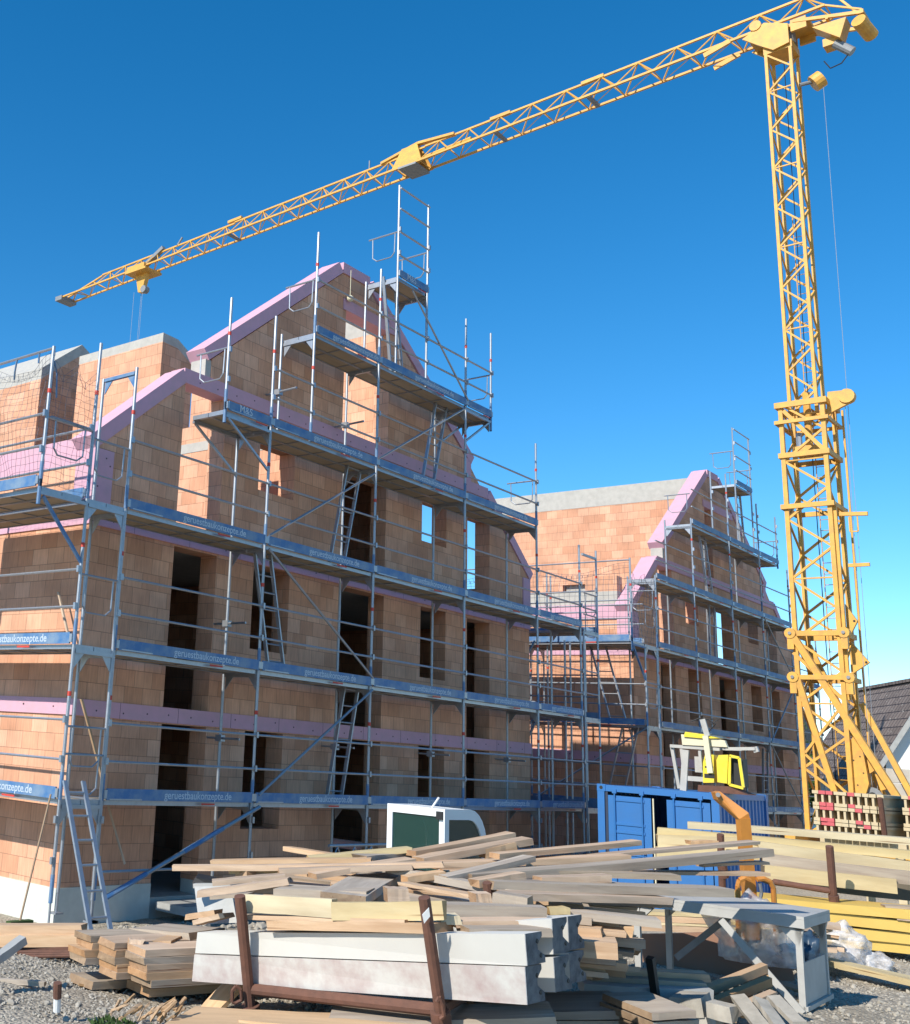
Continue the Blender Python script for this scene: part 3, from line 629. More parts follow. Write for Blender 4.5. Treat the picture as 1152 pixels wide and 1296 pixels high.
# hinges and back braces of the base
for z, y in ((6.1, CY+.62), (6.1, CY-.66), (4.95, CY+.62), (4.95, CY-.7)):
    b = MB(); b.tube((CX-.70, y, z), (CX-.5, y, z), .14, 'yellow', 12); b.tube((CX-.73, y, z), (CX-.45, y, z), .045, 'galv_dark', 8); b.box(CX-.68, CX-.55, y-.08, y+.08, z-.42, z, 'yellow'); kp(b, 'hinge')
for p, q, t in (((CX-.6, 9.5, 6.0), (CX-.4, 7.0, 1.2), .16), ((CX-.6, 9.5, 5.0), (CX-.5, 8.55, 1.0), .14), ((CX+.1, 8.2, 4.35), (CX+.1, 6.9, 1.3), .13),
                ((CX-.55, CY+.6, 5.6), (CX-.5, CY-.5, 4.4), .08), ((CX+.5, CY+.5, 5.9), (CX+.7, 7.6, 1.05), .12), ((CX-.55, 9.45, 3.0), (CX-.55, 8.45, 4.3), .06), ((CX-.55, 9.45, 3.0), (CX-.55, 8.45, 2.0), .06)):
    b = MB(); b.bar(p, q, t, t, 'yellow', (1, 0, 0)); kp(b, 'base_brace')
b = MB()
for sy in (-.53, .53): b.box(CX-2.0, CX+2.2, CY+sy-.12, CY+sy+.12, .62, .98, 'yellow')
for sx in (-1.2, 1.2): b.box(CX+sx-.12, CX+sx+.12, CY-3.2, CY+1.0, .45, .80, 'yellow')
b.box(CX-.9, CX+.9, CY-.9, CY+.6, .985, 1.12, 'yellow')
for sx in (-1.2, 1.2):
    for sy in (-3.0, .8): b.tube((CX+sx, CY+sy, -.3), (CX+sx, CY+sy, .6), .1, 'galv_dark', 10); b.box(CX+sx-.3, CX+sx+.3, CY+sy-.3, CY+sy+.3, -.34, -.24, 'galv_dark')
kp(b, 'chassis')
b = MB()   # hoist cabinet
b.prism([(CX-.45, y, z) for y, z in ((8.40, 2.1), (8.42, 3.0), (8.38, 3.4), (8.28, 3.55), (8.16, 3.35), (8.1, 2.9), (8.05, 2.35), (8.15, 2.05))], (.35, 0, 0), 'yellow')
for y, z in ((8.2, 3.0), (8.15, 2.6), (8.3, 2.3), (8.35, 2.9)): b.tube((CX-.452, y, z), (CX-.46, y, z), .018, 'black', 8)
kp(b, 'hoist_cabinet')
b = MB(); b.tube((CX-.3, 8.02, 2.05), (CX, 8.02, 2.05), .17, 'galv', 18); b.tube((CX-.33, 8.02, 2.05), (CX-.3, 8.02, 2.05), .22, 'galv_dark', 18); b.tube((CX-.34, 8.02, 2.05), (CX-.33, 8.02, 2.05), .1, 'black', 12)
b.prism([(CX-.3, y, z) for y, z in ((8.1, 3.05), (7.95, 2.95), (7.92, 2.7), (8.05, 2.6))], (.2, 0, 0), 'yellow'); b.prism([(CX-.25, y, z) for y, z in ((7.95, 2.6), (7.8, 2.55), (7.72, 2.25), (7.85, 2.2))], (.2, 0, 0), 'yellow'); kp(b, 'cable_drum')
b = MB()   # ballast block behind
for i in range(5): b.box(CX+.8, CX+2.1, CY-2.6, CY-.4, .99+i*.36, 1.33+i*.36, 'concrete')
kp(b, 'ballast')
# mast head, jib
b = MB()
b.box(CX-.38, CX+.38, CY-.4, CY+.4, 23.7, 23.95, 'yellow'); b.tube((CX, CY, 24.0), (CX, CY, 24.35), .42, 'galv_dark', 16)
for sx in (-.47, .40):
    b.prism([(CX+sx, CY+.95, 24.45), (CX+sx, CY+.5, 24.05), (CX+sx, CY+.1, 23.72), (CX+sx, CY-.35, 23.8), (CX+sx, CY-.35, 24.45), (CX+sx, CY+.3, 24.75)], (.07, 0, 0), 'yellow')
    b.box(CX+sx-.01, CX+sx+.08, CY-.85, CY-.42, 24.12, 24.5, 'yellow'); b.bar((CX+sx, CY+1.3, 24.55), (CX+sx, CY+2.1, 24.35), .06, .16, 'yellow')
b.box(CX-.39, CX+.39, CY-.9, CY+.8, 24.36, 24.46, 'yellow'); b.tube((CX-.5, CY+.55, 24.75), (CX-.3, CY+.55, 24.75), .17, 'yellow', 14)
b.tube((CX+.3, CY-.72, 22.6), (CX+.36, CY-.95, 22.75), .26, 'yellow', 16); b.tube((CX+.1, CY-.4, 22.6), (CX+.33, CY-.8, 22.7), .06, 'galv_dark', 8)
kp(b, 'slewing_head')
def jz(y): return 24.62-(y-CY)*.0262
HW = .40
def jib(y0, y1, n, hh):
    b = MB(); hs = (hh if isinstance(hh, tuple) else (hh, hh))
    for sx in (-HW, HW): b.bar((CX+sx, y0, jz(y0)), (CX+sx, y1, jz(y1)), .075, .075, 'yellow')
    b.bar((CX, y0, jz(y0)+hs[0]), (CX, y1, jz(y1)+hs[1]), .07, .07, 'yellow')
    for i in range(n):
        a, c = y0+(y1-y0)*i/n, y0+(y1-y0)*(i+1)/n; m = (a+c)/2; hm = hs[0]+(hs[1]-hs[0])*(i+.5)/n
        for sx in (-HW, HW):
            b.tube((CX+sx, a, jz(a)), (CX, m, jz(m)+hm), .026, 'yellow', 5); b.tube((CX, m, jz(m)+hm), (CX+sx, c, jz(c)), .026, 'yellow', 5)
        b.tube((CX-HW, a, jz(a)), (CX+HW, c, jz(c)), .018, 'yellow', 4); b.tube((CX-HW, a, jz(a)), (CX+HW, a, jz(a)), .022, 'yellow', 4)
    return b
kp(jib(7.6, 21.6, 11, .78), 'jib_section'); kp(jib(22.7, 31.4, 8, .70), 'jib_section'); kp(jib(31.4, 40.2, 8, .64), 'jib_section')
b = jib(40.2, 42.9, 2, (.60, .1)); b.box(CX-.5, CX+.5, 42.7, 43.2, jz(43)-.15, jz(43)+.08, 'galv_dark'); kp(b, 'jib_tip')
b = jib(21.6, 22.7, 1, .75)      # folding joint with its plates
for sx in (-HW, HW):
    b.prism([(CX+sx, 21.5, jz(22)-.05), (CX+sx, 22.9, jz(22)-.05), (CX+sx*.3, 22.6, jz(22)+.95), (CX+sx*.3, 21.9, jz(22)+.95)], (.05, 0, 0), 'yellow')
b.bar((CX, 20.3, jz(20)+.8), (CX, 21.9, jz(22)+1.0), .2, .1, 'yellow'); b.bar((CX, 21.9, jz(22)+1.0), (CX, 23.6, jz(23)+.72), .2, .1, 'yellow')
b.box(CX-.5, CX+.5, 21.7, 22.5, jz(22)-.12, jz(22)-.04, 'galv_dark'); b.tube((CX, 19.6, jz(20)+.35), (CX, 21.6, jz(22)+.3), .09, 'yellow', 8); b.bar((CX, 24.2, jz(24)+.7), (CX, 24.2, jz(24)+1.1), .04, .04, 'galv_dark'); kp(b, 'jib_joint')
for y in (18.4, 31.4, 14.9):
    b = MB(); b.bar((CX, y-.4, jz(y)+.82), (CX, y+.4, jz(y)+.80), .13, .12, 'yellow'); kp(b, 'jib_coupling'); b = MB(); b.bar((CX-HW, y, jz(y)-.03), (CX+HW, y, jz(y)-.03), .14, .08, 'galv_dark'); kp(b, 'jib_spreader')
# trolley, hook ropes
TY = 37.2
b = MB(); b.box(CX-.55, CX+.55, TY-.7, TY+.7, jz(TY)-.2, jz(TY)-.1, 'yellow')
for sx in (-.5, .5): b.box(CX+sx-.05, CX+sx+.05, TY-.6, TY+.6, jz(TY)-.1, jz(TY)+.12, 'yellow')
b.prism([(CX-.12, TY-.35, jz(TY)-.2), (CX-.12, TY+.4, jz(TY)-.2), (CX-.12, TY+.15, jz(TY)-1.1), (CX-.12, TY-.1, jz(TY)-1.15)], (.24, 0, 0), 'yellow')
b.tube((CX-.14, TY-.2, jz(TY)-1.0), (CX+.14, TY-.2, jz(TY)-1.0), .18, 'galv_dark', 12); kp(b, 'trolley')
b = MB(); b.bar((CX, TY-1.3, jz(TY)+.85), (CX, TY+.1, jz(TY)+.15), .22, .18, 'galv_dark'); kp(b, 'trolley_winch')
b = MB(); b.bar((CX, TY-2.2, jz(TY)+.7), (CX, TY-2.5, jz(TY)+1.05), .07, .07, 'galv_dark'); kp(b, 'wind_gauge')
b = MB()
for dx, dy in ((-.1, -.15), (.1, .15), (-.05, .5)): b.tube((CX+dx, TY+dy, jz(TY)-1.0), (CX+dx*.3, TY+dy, 6.5), .010, 'rope', 4)
kp(b, 'hoist_rope')
b = MB(); b.box(CX-.18, CX+.18, TY-.25, TY+.5, 6.0, 6.5, 'yellow'); b.path([(CX, TY, 6.0), (CX, TY, 5.7), (CX, TY+.15, 5.55), (CX, TY+.2, 5.75)], .04, 'galv_dark'); kp(b, 'hook_block')
# short rear platform with winches
b = MB()
for sx in (-.45, .45): b.bar((CX+sx, CY-.5, 24.45), (CX+sx, CY-2.3, 23.95), .09, .1, 'yellow')
b.bar((CX-HW, 7.6, jz(8)), (CX-.45, CY-2.3, 24.05), .05, .05, 'yellow'); b.bar((CX-.1, 7.6, jz(8)+.75), (CX, CY-2.2, 24.1), .06, .06, 'yellow')
b.bar((CX-.5, CY-2.3, 23.97), (CX+.5, CY-2.3, 23.97), .09, .12, 'yellow'); b.bar((CX-.5, CY-1.4, 24.15), (CX+.5, CY-1.4, 24.15), .07, .09, 'yellow')
b.prism([(CX-.5, CY-1.0, 24.0), (CX-.5, CY-1.9, 23.95), (CX-.5, CY-1.7, 23.35)], (.5, 0, 0), 'yellow')
kp(b, 'counter_jib')
b = MB(); b.tube((CX-.5, CY-2.2, 23.7), (CX+.2, CY-2.35, 23.5), .2, 'yellow', 14); b.tube((CX-.2, CY-1.5, 23.4), (CX-.1, CY-1.9, 23.0), .14, 'galv_dark', 12); b.box(CX-.3, CX+.1, CY-1.6, CY-1.2, 23.35, 23.6, 'yellow'); kp(b, 'winch')
b = MB(); b.path([(CX-.1, CY-1.9, 23.1), (CX-.1, CY-1.6, 22.75), (CX-.1, CY-1.3, 22.7), (CX-.1, CY-1.15, 23.0)], .018, 'black'); kp(b, 'power_cable')
b = MB(); b.tube((CX+.32, CY-.98, 22.7), (CX+.1, 8.0, 2.0), .007, 'rope', 4); b.tube((CX-.2, CY-1.0, 12.4), (CX-.2, 8.05, 2.0), .007, 'rope', 4); b.tube((CX, CY-.05, 23.5), (CX, CY-.05, 2), .012, 'black', 4); kp(b, 'wire_rope')

# ------------------------------------------------------------------ ground
def gh(x, y):
    s = x*.72+y*.69
    t = max(0, min(1, (s-8.4-5*max(0, min(1, (7-y)/3)))/5.0)); t = t*t*(3-2*t)
    z = .6*(1-t)-.25*t
    if y > 10.9: z -= .1*min(1, (y-10.9)/1.6)
    z += .05*math.exp(-(((x-5.3)/.9)**2+((y-6.8)/.8)**2))      # gravel heap at the left edge
    z += .05*math.sin(x*1.7+1)*math.sin(y*1.3)*max(0, 1-abs(s-9)/12)
    return z
def build_ground():
    b = MB(); g = random.Random(3)
    xs = [-400, -120, -40, -14, -6]+[-2+i*.14 for i in range(150)]+[19.5+i*.7 for i in range(1, 50)]+[60, 80, 130, 300, 900]
    ys = [-400, -120, -40, -14, -6, -3]+[-1+i*.14 for i in range(100)]+[13+i*.9 for i in range(1, 30)]+[45, 70, 130, 300, 900]
    V = [(x, y, gh(x, y)+(g.uniform(-.014, .014) if (0 < x < 19 and 0 < y < 13) else 0)) for y in ys for x in xs]; n = len(xs)
    Fs = [(j*n+i, j*n+i+1, (j+1)*n+i+1, (j+1)*n+i) for j in range(len(ys)-1) for i in range(n-1)]
    b.add(V, Fs, 'ground'); o = b.build('ground', smooth=True); o['kind'] = 'structure'
build_ground()
def pebbles(name, n, x0, x1, y0, y1, s0, s1, seed, m='stone', cond=None):
    g = random.Random(seed); b = MB()
    for _ in range(n):
        x, y = g.uniform(x0, x1), g.uniform(y0, y1)
        if cond and not cond(x, y): continue
        s = g.uniform(s0, s1)*(1 if g.random() < .93 else 2); z = gh(x, y)+s*.2
        a0_ = g.uniform(0, 6); st = g.uniform(.6, 1.2); c_, s_ = math.cos(a0_), math.sin(a0_)
        tilt = (g.uniform(-.5, .5), g.uniform(-.5, .5)); vs = []
        for rr, hh in ((1, -.5), (.95, .15), (.45, .55)):
            for k in range(5):
                a = k*1.257+g.uniform(-.25, .25); u, v = math.cos(a)*rr*s, math.sin(a)*rr*s*st
                vs.append((x+u*c_-v*s_, y+u*s_+v*c_, z+hh*s+u*tilt[0]+v*tilt[1]))
        b.add(vs, [(k, (k+1) % 5, 5+(k+1) % 5, 5+k) for k in range(5)]+[(5+k, 5+(k+1) % 5, 10+(k+1) % 5, 10+k) for k in range(5)]+[(10, 11, 12, 13, 14)], m)
    o = b.build(name); o['kind'] = 'stuff'; return o
tag(pebbles('gravel', 15000, 3.9, 8.0, 4.6, 10.0, .004, .014, 1), 'loose grey gravel spread over the heap and yard', 'gravel')
tag(pebbles('gravel', 8000, 8.5, 14.5, 2.0, 4.8, .004, .013, 2), 'fine grey gravel around the steel table', 'gravel')
tag(pebbles('rubble', 500, 9.0, 13.6, 9.4, 11.9, .02, .06, 4), 'broken stone rubble along the foot of the wall', 'rubble')

# ------------------------------------------------------------------ timber helpers
def local_box(L, w_, t, m, seed=0, warp=.0, end=None):
    g = random.Random(seed); b = MB(); n = 6; V = []
    for i in range(n+1):
        x = -L/2+L*i/n; dz = warp*math.sin(math.pi*i/n); e = .003
        for sy, sz in ((-1, -1), (1, -1), (1, 1), (-1, 1)): V.append((x+(g.uniform(-.01, .01) if i in (0, n) else 0), sy*w_/2+g.uniform(-e, e), sz*t/2+dz+g.uniform(-e, e)*.5))
    Fs = []
    for i in range(n):
        o = i*4
        for k in range(4): Fs.append((o+k, o+(k+1) % 4, o+4+(k+1) % 4, o+4+k))
    Fs += [(3, 2, 1, 0), (n*4, n*4+1, n*4+2, n*4+3)]
    b.add(V, Fs, m); return b
pc = [0]
def board(name, cat, label, p, q, w_, t, m, group=None, roll=0, warp=0, parent=None):
    p, q = Vector(p), Vector(q); pc[0] += 1
    X = (q-p); L = X.length; X.normalize(); Y = Vector((0, 0, 1)).cross(X).normalized(); Z = X.cross(Y)
    if roll: rm = Matrix.Rotation(roll, 3, X); Y = rm @ Y; Z = rm @ Z
    o = local_box(L, w_, t, m, pc[0], warp or ((pc[0]*37 % 11)-5)*.0011*L).build(name, parent)
    M_ = Matrix((X, Y, Z)).transposed().to_4x4(); M_.translation = (p+q)/2; o.matrix_world = M_
    if label: tag(o, label, cat, group)
    return o
GP = 'loose planks heaped on the rusty racks'
def plk(a, b, w_, t, m, label, roll=0, warp=0, cat='plank'):
    return board('plank', cat, label, at(*a), at(*b), w_, t, m, GP, roll, warp)
def px_of(p): d = Vector(p)-CAM; return PX+F*d.dot(rt)/d.dot(fw)
# the heap, named ones from back to front
plk((363, 1074, 8.6), (475, 1091, 8.2), .10, .034, 'pine', 'short plank sloping down to the right at the heap\'s far left edge')
plk((267, 1091, 7.9), (470, 1089, 7.7), .12, .028, 'pine', 'thin pale plank just above the one that sticks out farthest left')
plk((220, 1098, 7.6), (560, 1094, 7.4), .10, .034, 'pine', 'pale plank that sticks out farthest left from the heap')
plk((390, 1087, 7.9), (518, 1075, 8.0), .12, .034, 'pine_yellow', 'golden plank rising to the right in front of the white cab')
plk((455, 1085, 7.8), (518, 1081, 8.1), .14, .03, 'pine_grey', 'short grey-brown plank under the golden one')
plk((520, 1080, 7.9), (648, 1056, 8.4), .10, .036, 'pine', 'highest plank of the heap, rising to the right beside the white cab')
plk((530, 1089, 7.8), (668, 1064, 8.2), .13, .045, 'pine', 'squared plank just below the highest one of the heap')
plk((610, 1080, 8.0), (648, 1071, 8.1), .10, .06, 'pine', 'stubby block end under the topmost planks')
plk((625, 1083, 7.7), (806, 1066, 8.5), .10, .034, 'pine', 'long straight plank whose end stands before the blue container')
plk((353, 1103, 7.4), (520, 1097, 7.4), .12, .034, 'pine', 'plank end pointing left under the longest pale plank')
plk((290, 1103, 7.6), (357, 1101, 7.6), .10, .028, 'pine_yellow', 'short golden offcut wedged at the left under the pale planks')
plk((304, 1110, 7.6), (318, 1108, 7.5), .08, .05, 'pine', 'tiny wood block holding up the left planks')
plk((270, 1117, 7.3), (361, 1109, 7.3), .14, .03, 'pine', 'flat plank over the grey plate at the left of the heap')
plk((252, 1131, 7.1), (366, 1115, 7.0), .11, .04, 'pine', 'squared timber pointing down left beside the grey plate')
plk((268, 1136, 7.0), (318, 1132, 6.9), .10, .02, 'pine_grey', 'thin batten beside the left rusty post')
plk((395, 1108, 7.3), (520, 1089, 7.6), .13, .034, 'pine', 'plank crossing the heap under the wide grey board')
plk((460, 1098, 7.5), (520, 1089, 7.9), .11, .03, 'pine', 'short plank crossing over the middle of the heap')
plk((355, 1128, 6.9), (470, 1132, 6.7), .26, .05, 'pine_grey', 'wide whitish board lying flat behind the left rusty post')
plk((434, 1137, 6.55), (494, 1105, 8.0), .27, .05, 'pine_grey', 'wide grey board pointing toward the viewer, on top of the heap')
plk((493, 1099, 7.5), (664, 1133, 6.9), .13, .045, 'pine_grey', 'long weathered plank slanting down right across the heap')
plk((512, 1113, 7.2), (560, 1106, 7.3), .10, .04, 'pine', 'plank end pointing left beneath the slanting weathered plank')
plk((560, 1112, 7.2), (671, 1086, 7.7), .10, .036, 'pine_grey', 'grey plank rising to the right in mid heap')
plk((545, 1095, 7.7), (790, 1085, 8.0), .16, .04, 'pine', 'broad plank lying behind the middle of the heap')
plk((600, 1118, 7.0), (660, 1108, 7.2), .09, .045, 'pine', 'plank with rounded end in the middle of the heap')
plk((590, 1110, 7.3), (969, 1078, 8.2), .15, .05, 'pine_grey', 'very long plank reaching right in front of the orange hook')
plk((745, 1084, 8.1), (955, 1066, 8.7), .11, .024, 'pine', 'thin long plank against the yellow timber stack')
plk((650, 1104, 7.5), (857, 1110, 7.6), .13, .036, 'pine_grey', 'shaded plank ending above the dark blue gap')
plk((680, 1114, 7.2), (768, 1111, 7.3), .11, .045, 'pine', 'square-ended plank at the right middle of the heap')
plk((800, 1104, 7.9), (968, 1106, 8.0), .12, .024, 'pine', 'flat plank end beside the orange hook\'s foot')
plk((885, 1095, 8.1), (968, 1092, 8.2), .09, .018, 'pine', 'bright narrow lath in front of the orange hook')
plk((615, 1118, 7.0), (915, 1128, 7.4), .20, .05, 'pine_grey', 'pair-thick long plank over the steel table\'s left end')
plk((640, 1133, 6.8), (840, 1139, 7.2), .16, .04, 'pine', 'brown shaded plank lowest over the steel table')
plk((560, 1104, 7.5), (700, 1100, 7.6), .15, .03, 'pine', 'plank lying flat right of the wide grey board')
plk((510, 1118, 7.1), (600, 1134, 6.8), .12, .02, 'pine', 'thin tapering lath below the slanting plank')
plk((870, 1066, 9.1), (905, 1066, 9.1), .1, .03, 'pine', 'short lath between the heap and the yellow timber')
# filler planks of the same heap
a0 = (at(900, 1115, 7.4)-at(300, 1115, 7.6)); a0.z = 0; a0.normalize(); n0 = Vector((-a0.y, a0.x, 0))
g = random.Random(11)
for i in range(110):
    px = g.uniform(330, 820); d = g.uniform(6.8, 8.3); u = g.random(); L = g.uniform(1.1, 2.8)
    c = at(px, 1100, d); edge = 1-abs((px-575)/300)**2*.6; c.z = 1.08+.30*u*edge
    L = min(L, 2*min(c.dot(a0)-at(300, 1100, 7.4).dot(a0), at(770+90*u, 1100, 7.6).dot(a0)-c.dot(a0))+.1)
    if L < .5: continue
    th = g.gauss(0, .13); v = a0*math.cos(th)+n0*math.sin(th)+Vector((0, 0, g.uniform(-.03, .03)))
    if px_of(c+v*L/2) > 760+100*u or px_of(c-v*L/2) < 300: continue
    board('plank', 'plank', 'loose sawn plank lying among the others inside the heap', c-v*L/2, c+v*L/2, g.choice((.1, .12, .16, .2)), g.choice((.024, .03, .034, .045)),
          g.choice(('pine', 'pine', 'pine', 'pine_grey')), GP, g.uniform(-.15, .15))
# boards in the front rack, above the white beams
GR = 'boards packed in the front rack'
def bf(px): return 1/(1/7.0+(px-243)/424*(1/5.6-1/7.0))
def rk(a, b, w_, t, m, label, roll=0):
    a = (a[0], a[1], max(a[2], bf(a[0])+w_/2-.01)); b = (b[0], b[1], max(b[2], bf(b[0])+w_/2-.01)); return board('board', 'board', label, at(*a), at(*b), w_, t, m, GR, roll)
rk((309, 1143, 6.55), (424, 1150, 6.35), .05, .10, 'pine_yellow', 'yellowish formwork board on edge right of the left rusty post')
rk((421, 1153, 6.25), (563, 1152, 6.0), .05, .095, 'pine_yellow', 'yellowish formwork board on edge touching the tagged rusty post')
rk((316, 1160, 6.3), (520, 1166, 6.1), .16, .025, 'pine', 'pale plank lying directly under the yellowish edge boards')
rk((353, 1170, 6.1), (560, 1174, 5.9), .22, .05, 'pine', 'thick pale plank lying on the upper white beam')
rk((556, 1162, 6.1), (580, 1163, 6.1), .12, .045, 'pine_yellow', 'split stub of board right of the tagged post')
rk((560, 1152, 6.4), (690, 1157, 6.35), .12, .08, 'pine_grey', 'thick square-cut timber right of the tagged post, grey end')
rk((570, 1168, 6.1), (700, 1167, 6.2), .14, .03, 'pine', 'ragged plank above the right end of the white beams')
rk((585, 1177, 6.0), (690, 1177, 6.05), .2, .04, 'pine_grey', 'grey plank pressed onto the right end of the upper white beam')
rk((694, 1152, 6.8), (718, 1152, 6.8), .10, .04, 'pine_yellow', 'small squared block beyond the grey-ended timber')
rk((487, 1132, 6.7), (516, 1133, 6.7), .14, .08, 'pine', 'grey-white block end in a dark gap below the wide grey board')
rk((598, 1140, 6.6), (620, 1140, 6.6), .14, .09, 'pine', 'split square block left of the rear rusty post')
rk((628, 1140, 6.6), (672, 1147, 6.5), .16, .10, 'pine_grey', 'broken grey slab right of the rear rusty post')
g = random.Random(5)
for i in range(26):
    c = at(g.uniform(400, 600), 1150, g.uniform(6.7, 7.7)); c.z = g.uniform(.9, 1.15); L = g.uniform(.8, 1.2); th = g.gauss(0, .05); v = a0*math.cos(th)+n0*math.sin(th)
    if px_of(c+v*L/2) > 700: continue
    board('board', 'board', 'sawn board packed deep inside the front rack', c-v*L/2, c+v*L/2, .16, .045, g.choice(('pine', 'pine_grey')), GR)
# board ends sticking out at the right of the rack
GE = 'timber ends right of the white beams'
ends = [((722, 1162, 6.9), .18, .045, 'pine_grey', 'flat grey timber end, topmost right of the white beams'), ((756, 1168, 7.0), .22, .05, 'pine', 'timber end under the topmost, cut square and sunlit'),
        ((775, 1177, 7.1), .10, .07, 'pine', 'protruding squared timber end closest to the steel table'), ((735, 1178, 6.8), .22, .06, 'pine', 'sunlit timber end above the big block'), ((752, 1198, 6.6), .26, .09, 'pine', 'biggest sunlit block end right of the white beams'),
        ((790, 1192, 7.0), .1, .05, 'pine_grey', 'splintered timber end in shade left of the table brace')]
for i, ((x, y, d), w_, t, m, lb) in enumerate(ends):
    e = at(x, y, d); v = (a0*.9-n0*.25+Vector((0, 0, .02))).normalized(); board('timber', 'timber', lb, e-v*1.4, e+v*.12, w_, t, m, GE)
g = random.Random(9)
for i in range(34):
    e = at(g.uniform(715, 790), g.uniform(1180, 1238), g.uniform(6.9, 7.4)); v = (a0+n0*g.uniform(-.35, .05)).normalized()
    board('timber', 'timber', 'short timber end in the dark heap right of the white beams', e-v*g.uniform(.6, 1.2), e+v*.1, g.choice((.06, .1, .14)), g.choice((.03, .05)), g.choice(('pine', 'pine_grey', 'stick')), GE, g.uniform(-.4, .4))

# ------------------------------------------------------------------ precast beams
def beam(pts, back, label, m='precast', name='concrete_beam'):
    # pts: four corners of the near face (lower left, lower right, upper right, upper left)
    fl, fr, ur, ul = [at(*p) for p in pts]; bk = Vector((-(fr-fl).y, (fr-fl).x, 0)).normalized()*back
    b = MB(); b2 = MB()
    def sect(lo, hi): # hourglass section with flared foot and head
        h = hi-lo
        return [lo, lo+bk*1.0, lo+bk*1.0+h*.22, lo+bk*.62+h*.45, lo+bk*.62+h*.62, lo+bk*.9+h*.86, hi+bk*.9, hi]
    A_, B_ = sect(fl, ul), sect(fr, ur); n = len(A_)
    b.add(A_+B_, [(k, (k+1) % n, n+(k+1) % n, n+k) for k in range(n)]+[tuple(range(n))], m)
    o = b.build(name); tag(o, label, 'concrete beam', 'precast beams in the front rack')
    e = (fr-fl).normalized()*.004
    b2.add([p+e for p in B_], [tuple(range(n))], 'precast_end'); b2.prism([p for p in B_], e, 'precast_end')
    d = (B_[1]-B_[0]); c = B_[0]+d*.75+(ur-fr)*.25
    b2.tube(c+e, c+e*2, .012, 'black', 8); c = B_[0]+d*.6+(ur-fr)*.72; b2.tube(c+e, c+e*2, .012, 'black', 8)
    b2.build('beam_end', o); return o
for k, (y0, y1, y2, y3, lb) in enumerate(((1242, 1272, 1224, 1208, 'lower white concrete beam stained red and grey, on the rusty rack rail'), (1206.5, 1222.5, 1182, 1180, 'upper white concrete beam, clean front, lying on the stained one'))):
    beam([(243-(0 if k == 0 else -4), y0, 7.0), (667, y1, 5.6), (664, y2, 5.6), (246+4*k, y3, 7.0)], .2, lb, 'precast_stained' if k == 0 else 'precast')
beam([(330, 1252, 7.2), (703, 1256, 5.95), (700, 1212, 5.95), (330, 1215, 7.2)], .2, 'lower grey concrete beam in second row with pitted end')
beam([(330, 1212, 7.2), (700, 1208, 5.98), (698, 1163, 5.98), (330, 1180, 7.2)], .2, 'upper grey concrete beam in second row with broken ragged end')
beam([(380, 1240, 7.5), (722, 1245, 6.3), (720, 1206, 6.3), (380, 1210, 7.5)], .2, 'rearmost lower concrete beam, dark end with one hole')
beam([(380, 1208, 7.5), (720, 1203, 6.33), (718, 1160, 6.33), (380, 1170, 7.5)], .2, 'rearmost upper concrete beam, tall narrow dark end')

# ------------------------------------------------------------------ rusty racks
def tb(b, a, c, r, m='rust', n=10): b.tube(at(*a), at(*c), r, m, n)
rack = thing('stacking_rack', 'rusty tubular rack holding the white concrete beams', 'rack', tuple(at(316, 1285, 6.2)))
def rp(b, name):
    o = b.build(name, rack); o.data.transform(Matrix.Translation(-Vector(rack.location))); return o
b = MB(); tb(b, (303.5, 1134, 6.66), (317, 1277, 6.66), .033); b.tube(at(317, 1272, 6.66), at(318.5, 1284, 6.66), .055, 'rust', 14); b.tube(at(318.5, 1282, 6.66), at(318.7, 1285, 6.66), .07, 'rust', 14); rp(b, 'corner_post')
b = MB(); tb(b, (537, 1136, 5.84), (558, 1284, 5.84), .031); b.tube(at(557, 1280, 5.84), at(561, 1310, 5.84), .052, 'rust', 14); rp(b, 'corner_post')
b = MB(); tb(b, (617, 1117, 6.95), (626, 1200, 6.95), .03); rp(b, 'corner_post')
b = MB(); tb(b, (395, 1150, 7.4), (400, 1260, 7.4), .03); rp(b, 'corner_post')
b = MB(); tb(b, (315, 1252, 6.68), (560, 1279, 5.86), .034); rp(b, 'cross_rail')
b = MB(); b.tube(at(317, 1256, 6.68), at(395, 1236, 7.6), .03, 'rust', 8); b.tube(at(559, 1276, 5.86), at(628, 1240, 6.95), .03, 'rust', 8); rp(b, 'side_rail')
b = MB(); b.tube(at(398, 1238, 7.4), at(628, 1240, 6.95), .03, 'rust', 8); rp(b, 'cross_rail')
b = MB(); q = [at(x, y, 6.62) for x, y in ((294, 1268), (294, 1254), (299, 1248), (305, 1253), (306, 1266), (298, 1270), (294, 1268))]; b.path(q, .011, 'rust'); rp(b, 'lashing_hook')
b = MB(); q = [at(x, y, 5.78) for x, y in ((553, 1268), (556, 1262), (560, 1272), (562, 1286), (557, 1290))]; b.path(q, .011, 'rust'); rp(b, 'lashing_hook')
b = MB(); c = [at(534.5, 1158, 5.78), at(543, 1149, 5.78), at(544.5, 1160, 5.78), at(537, 1169, 5.78)]; b.prism(c, fw*.004, 'white'); rp(b, 'paper_tag')
b = MB(); tb(b, (318, 1286, 6.66), (321, 1318, 6.66), .03); b.tube(at(560, 1300, 5.86), at(563, 1340, 5.86), .03, 'rust', 8); b.tube(at(626, 1255, 6.75), at(629, 1300, 6.75), .03, 'rust', 8); b.tube(at(400, 1262, 7.4), at(402, 1290, 7.4), .03, 'rust', 8)
o = b.build('stacking_rack'); tag(o, 'rusty lower rack frame that carries the rack of white beams', 'rack')

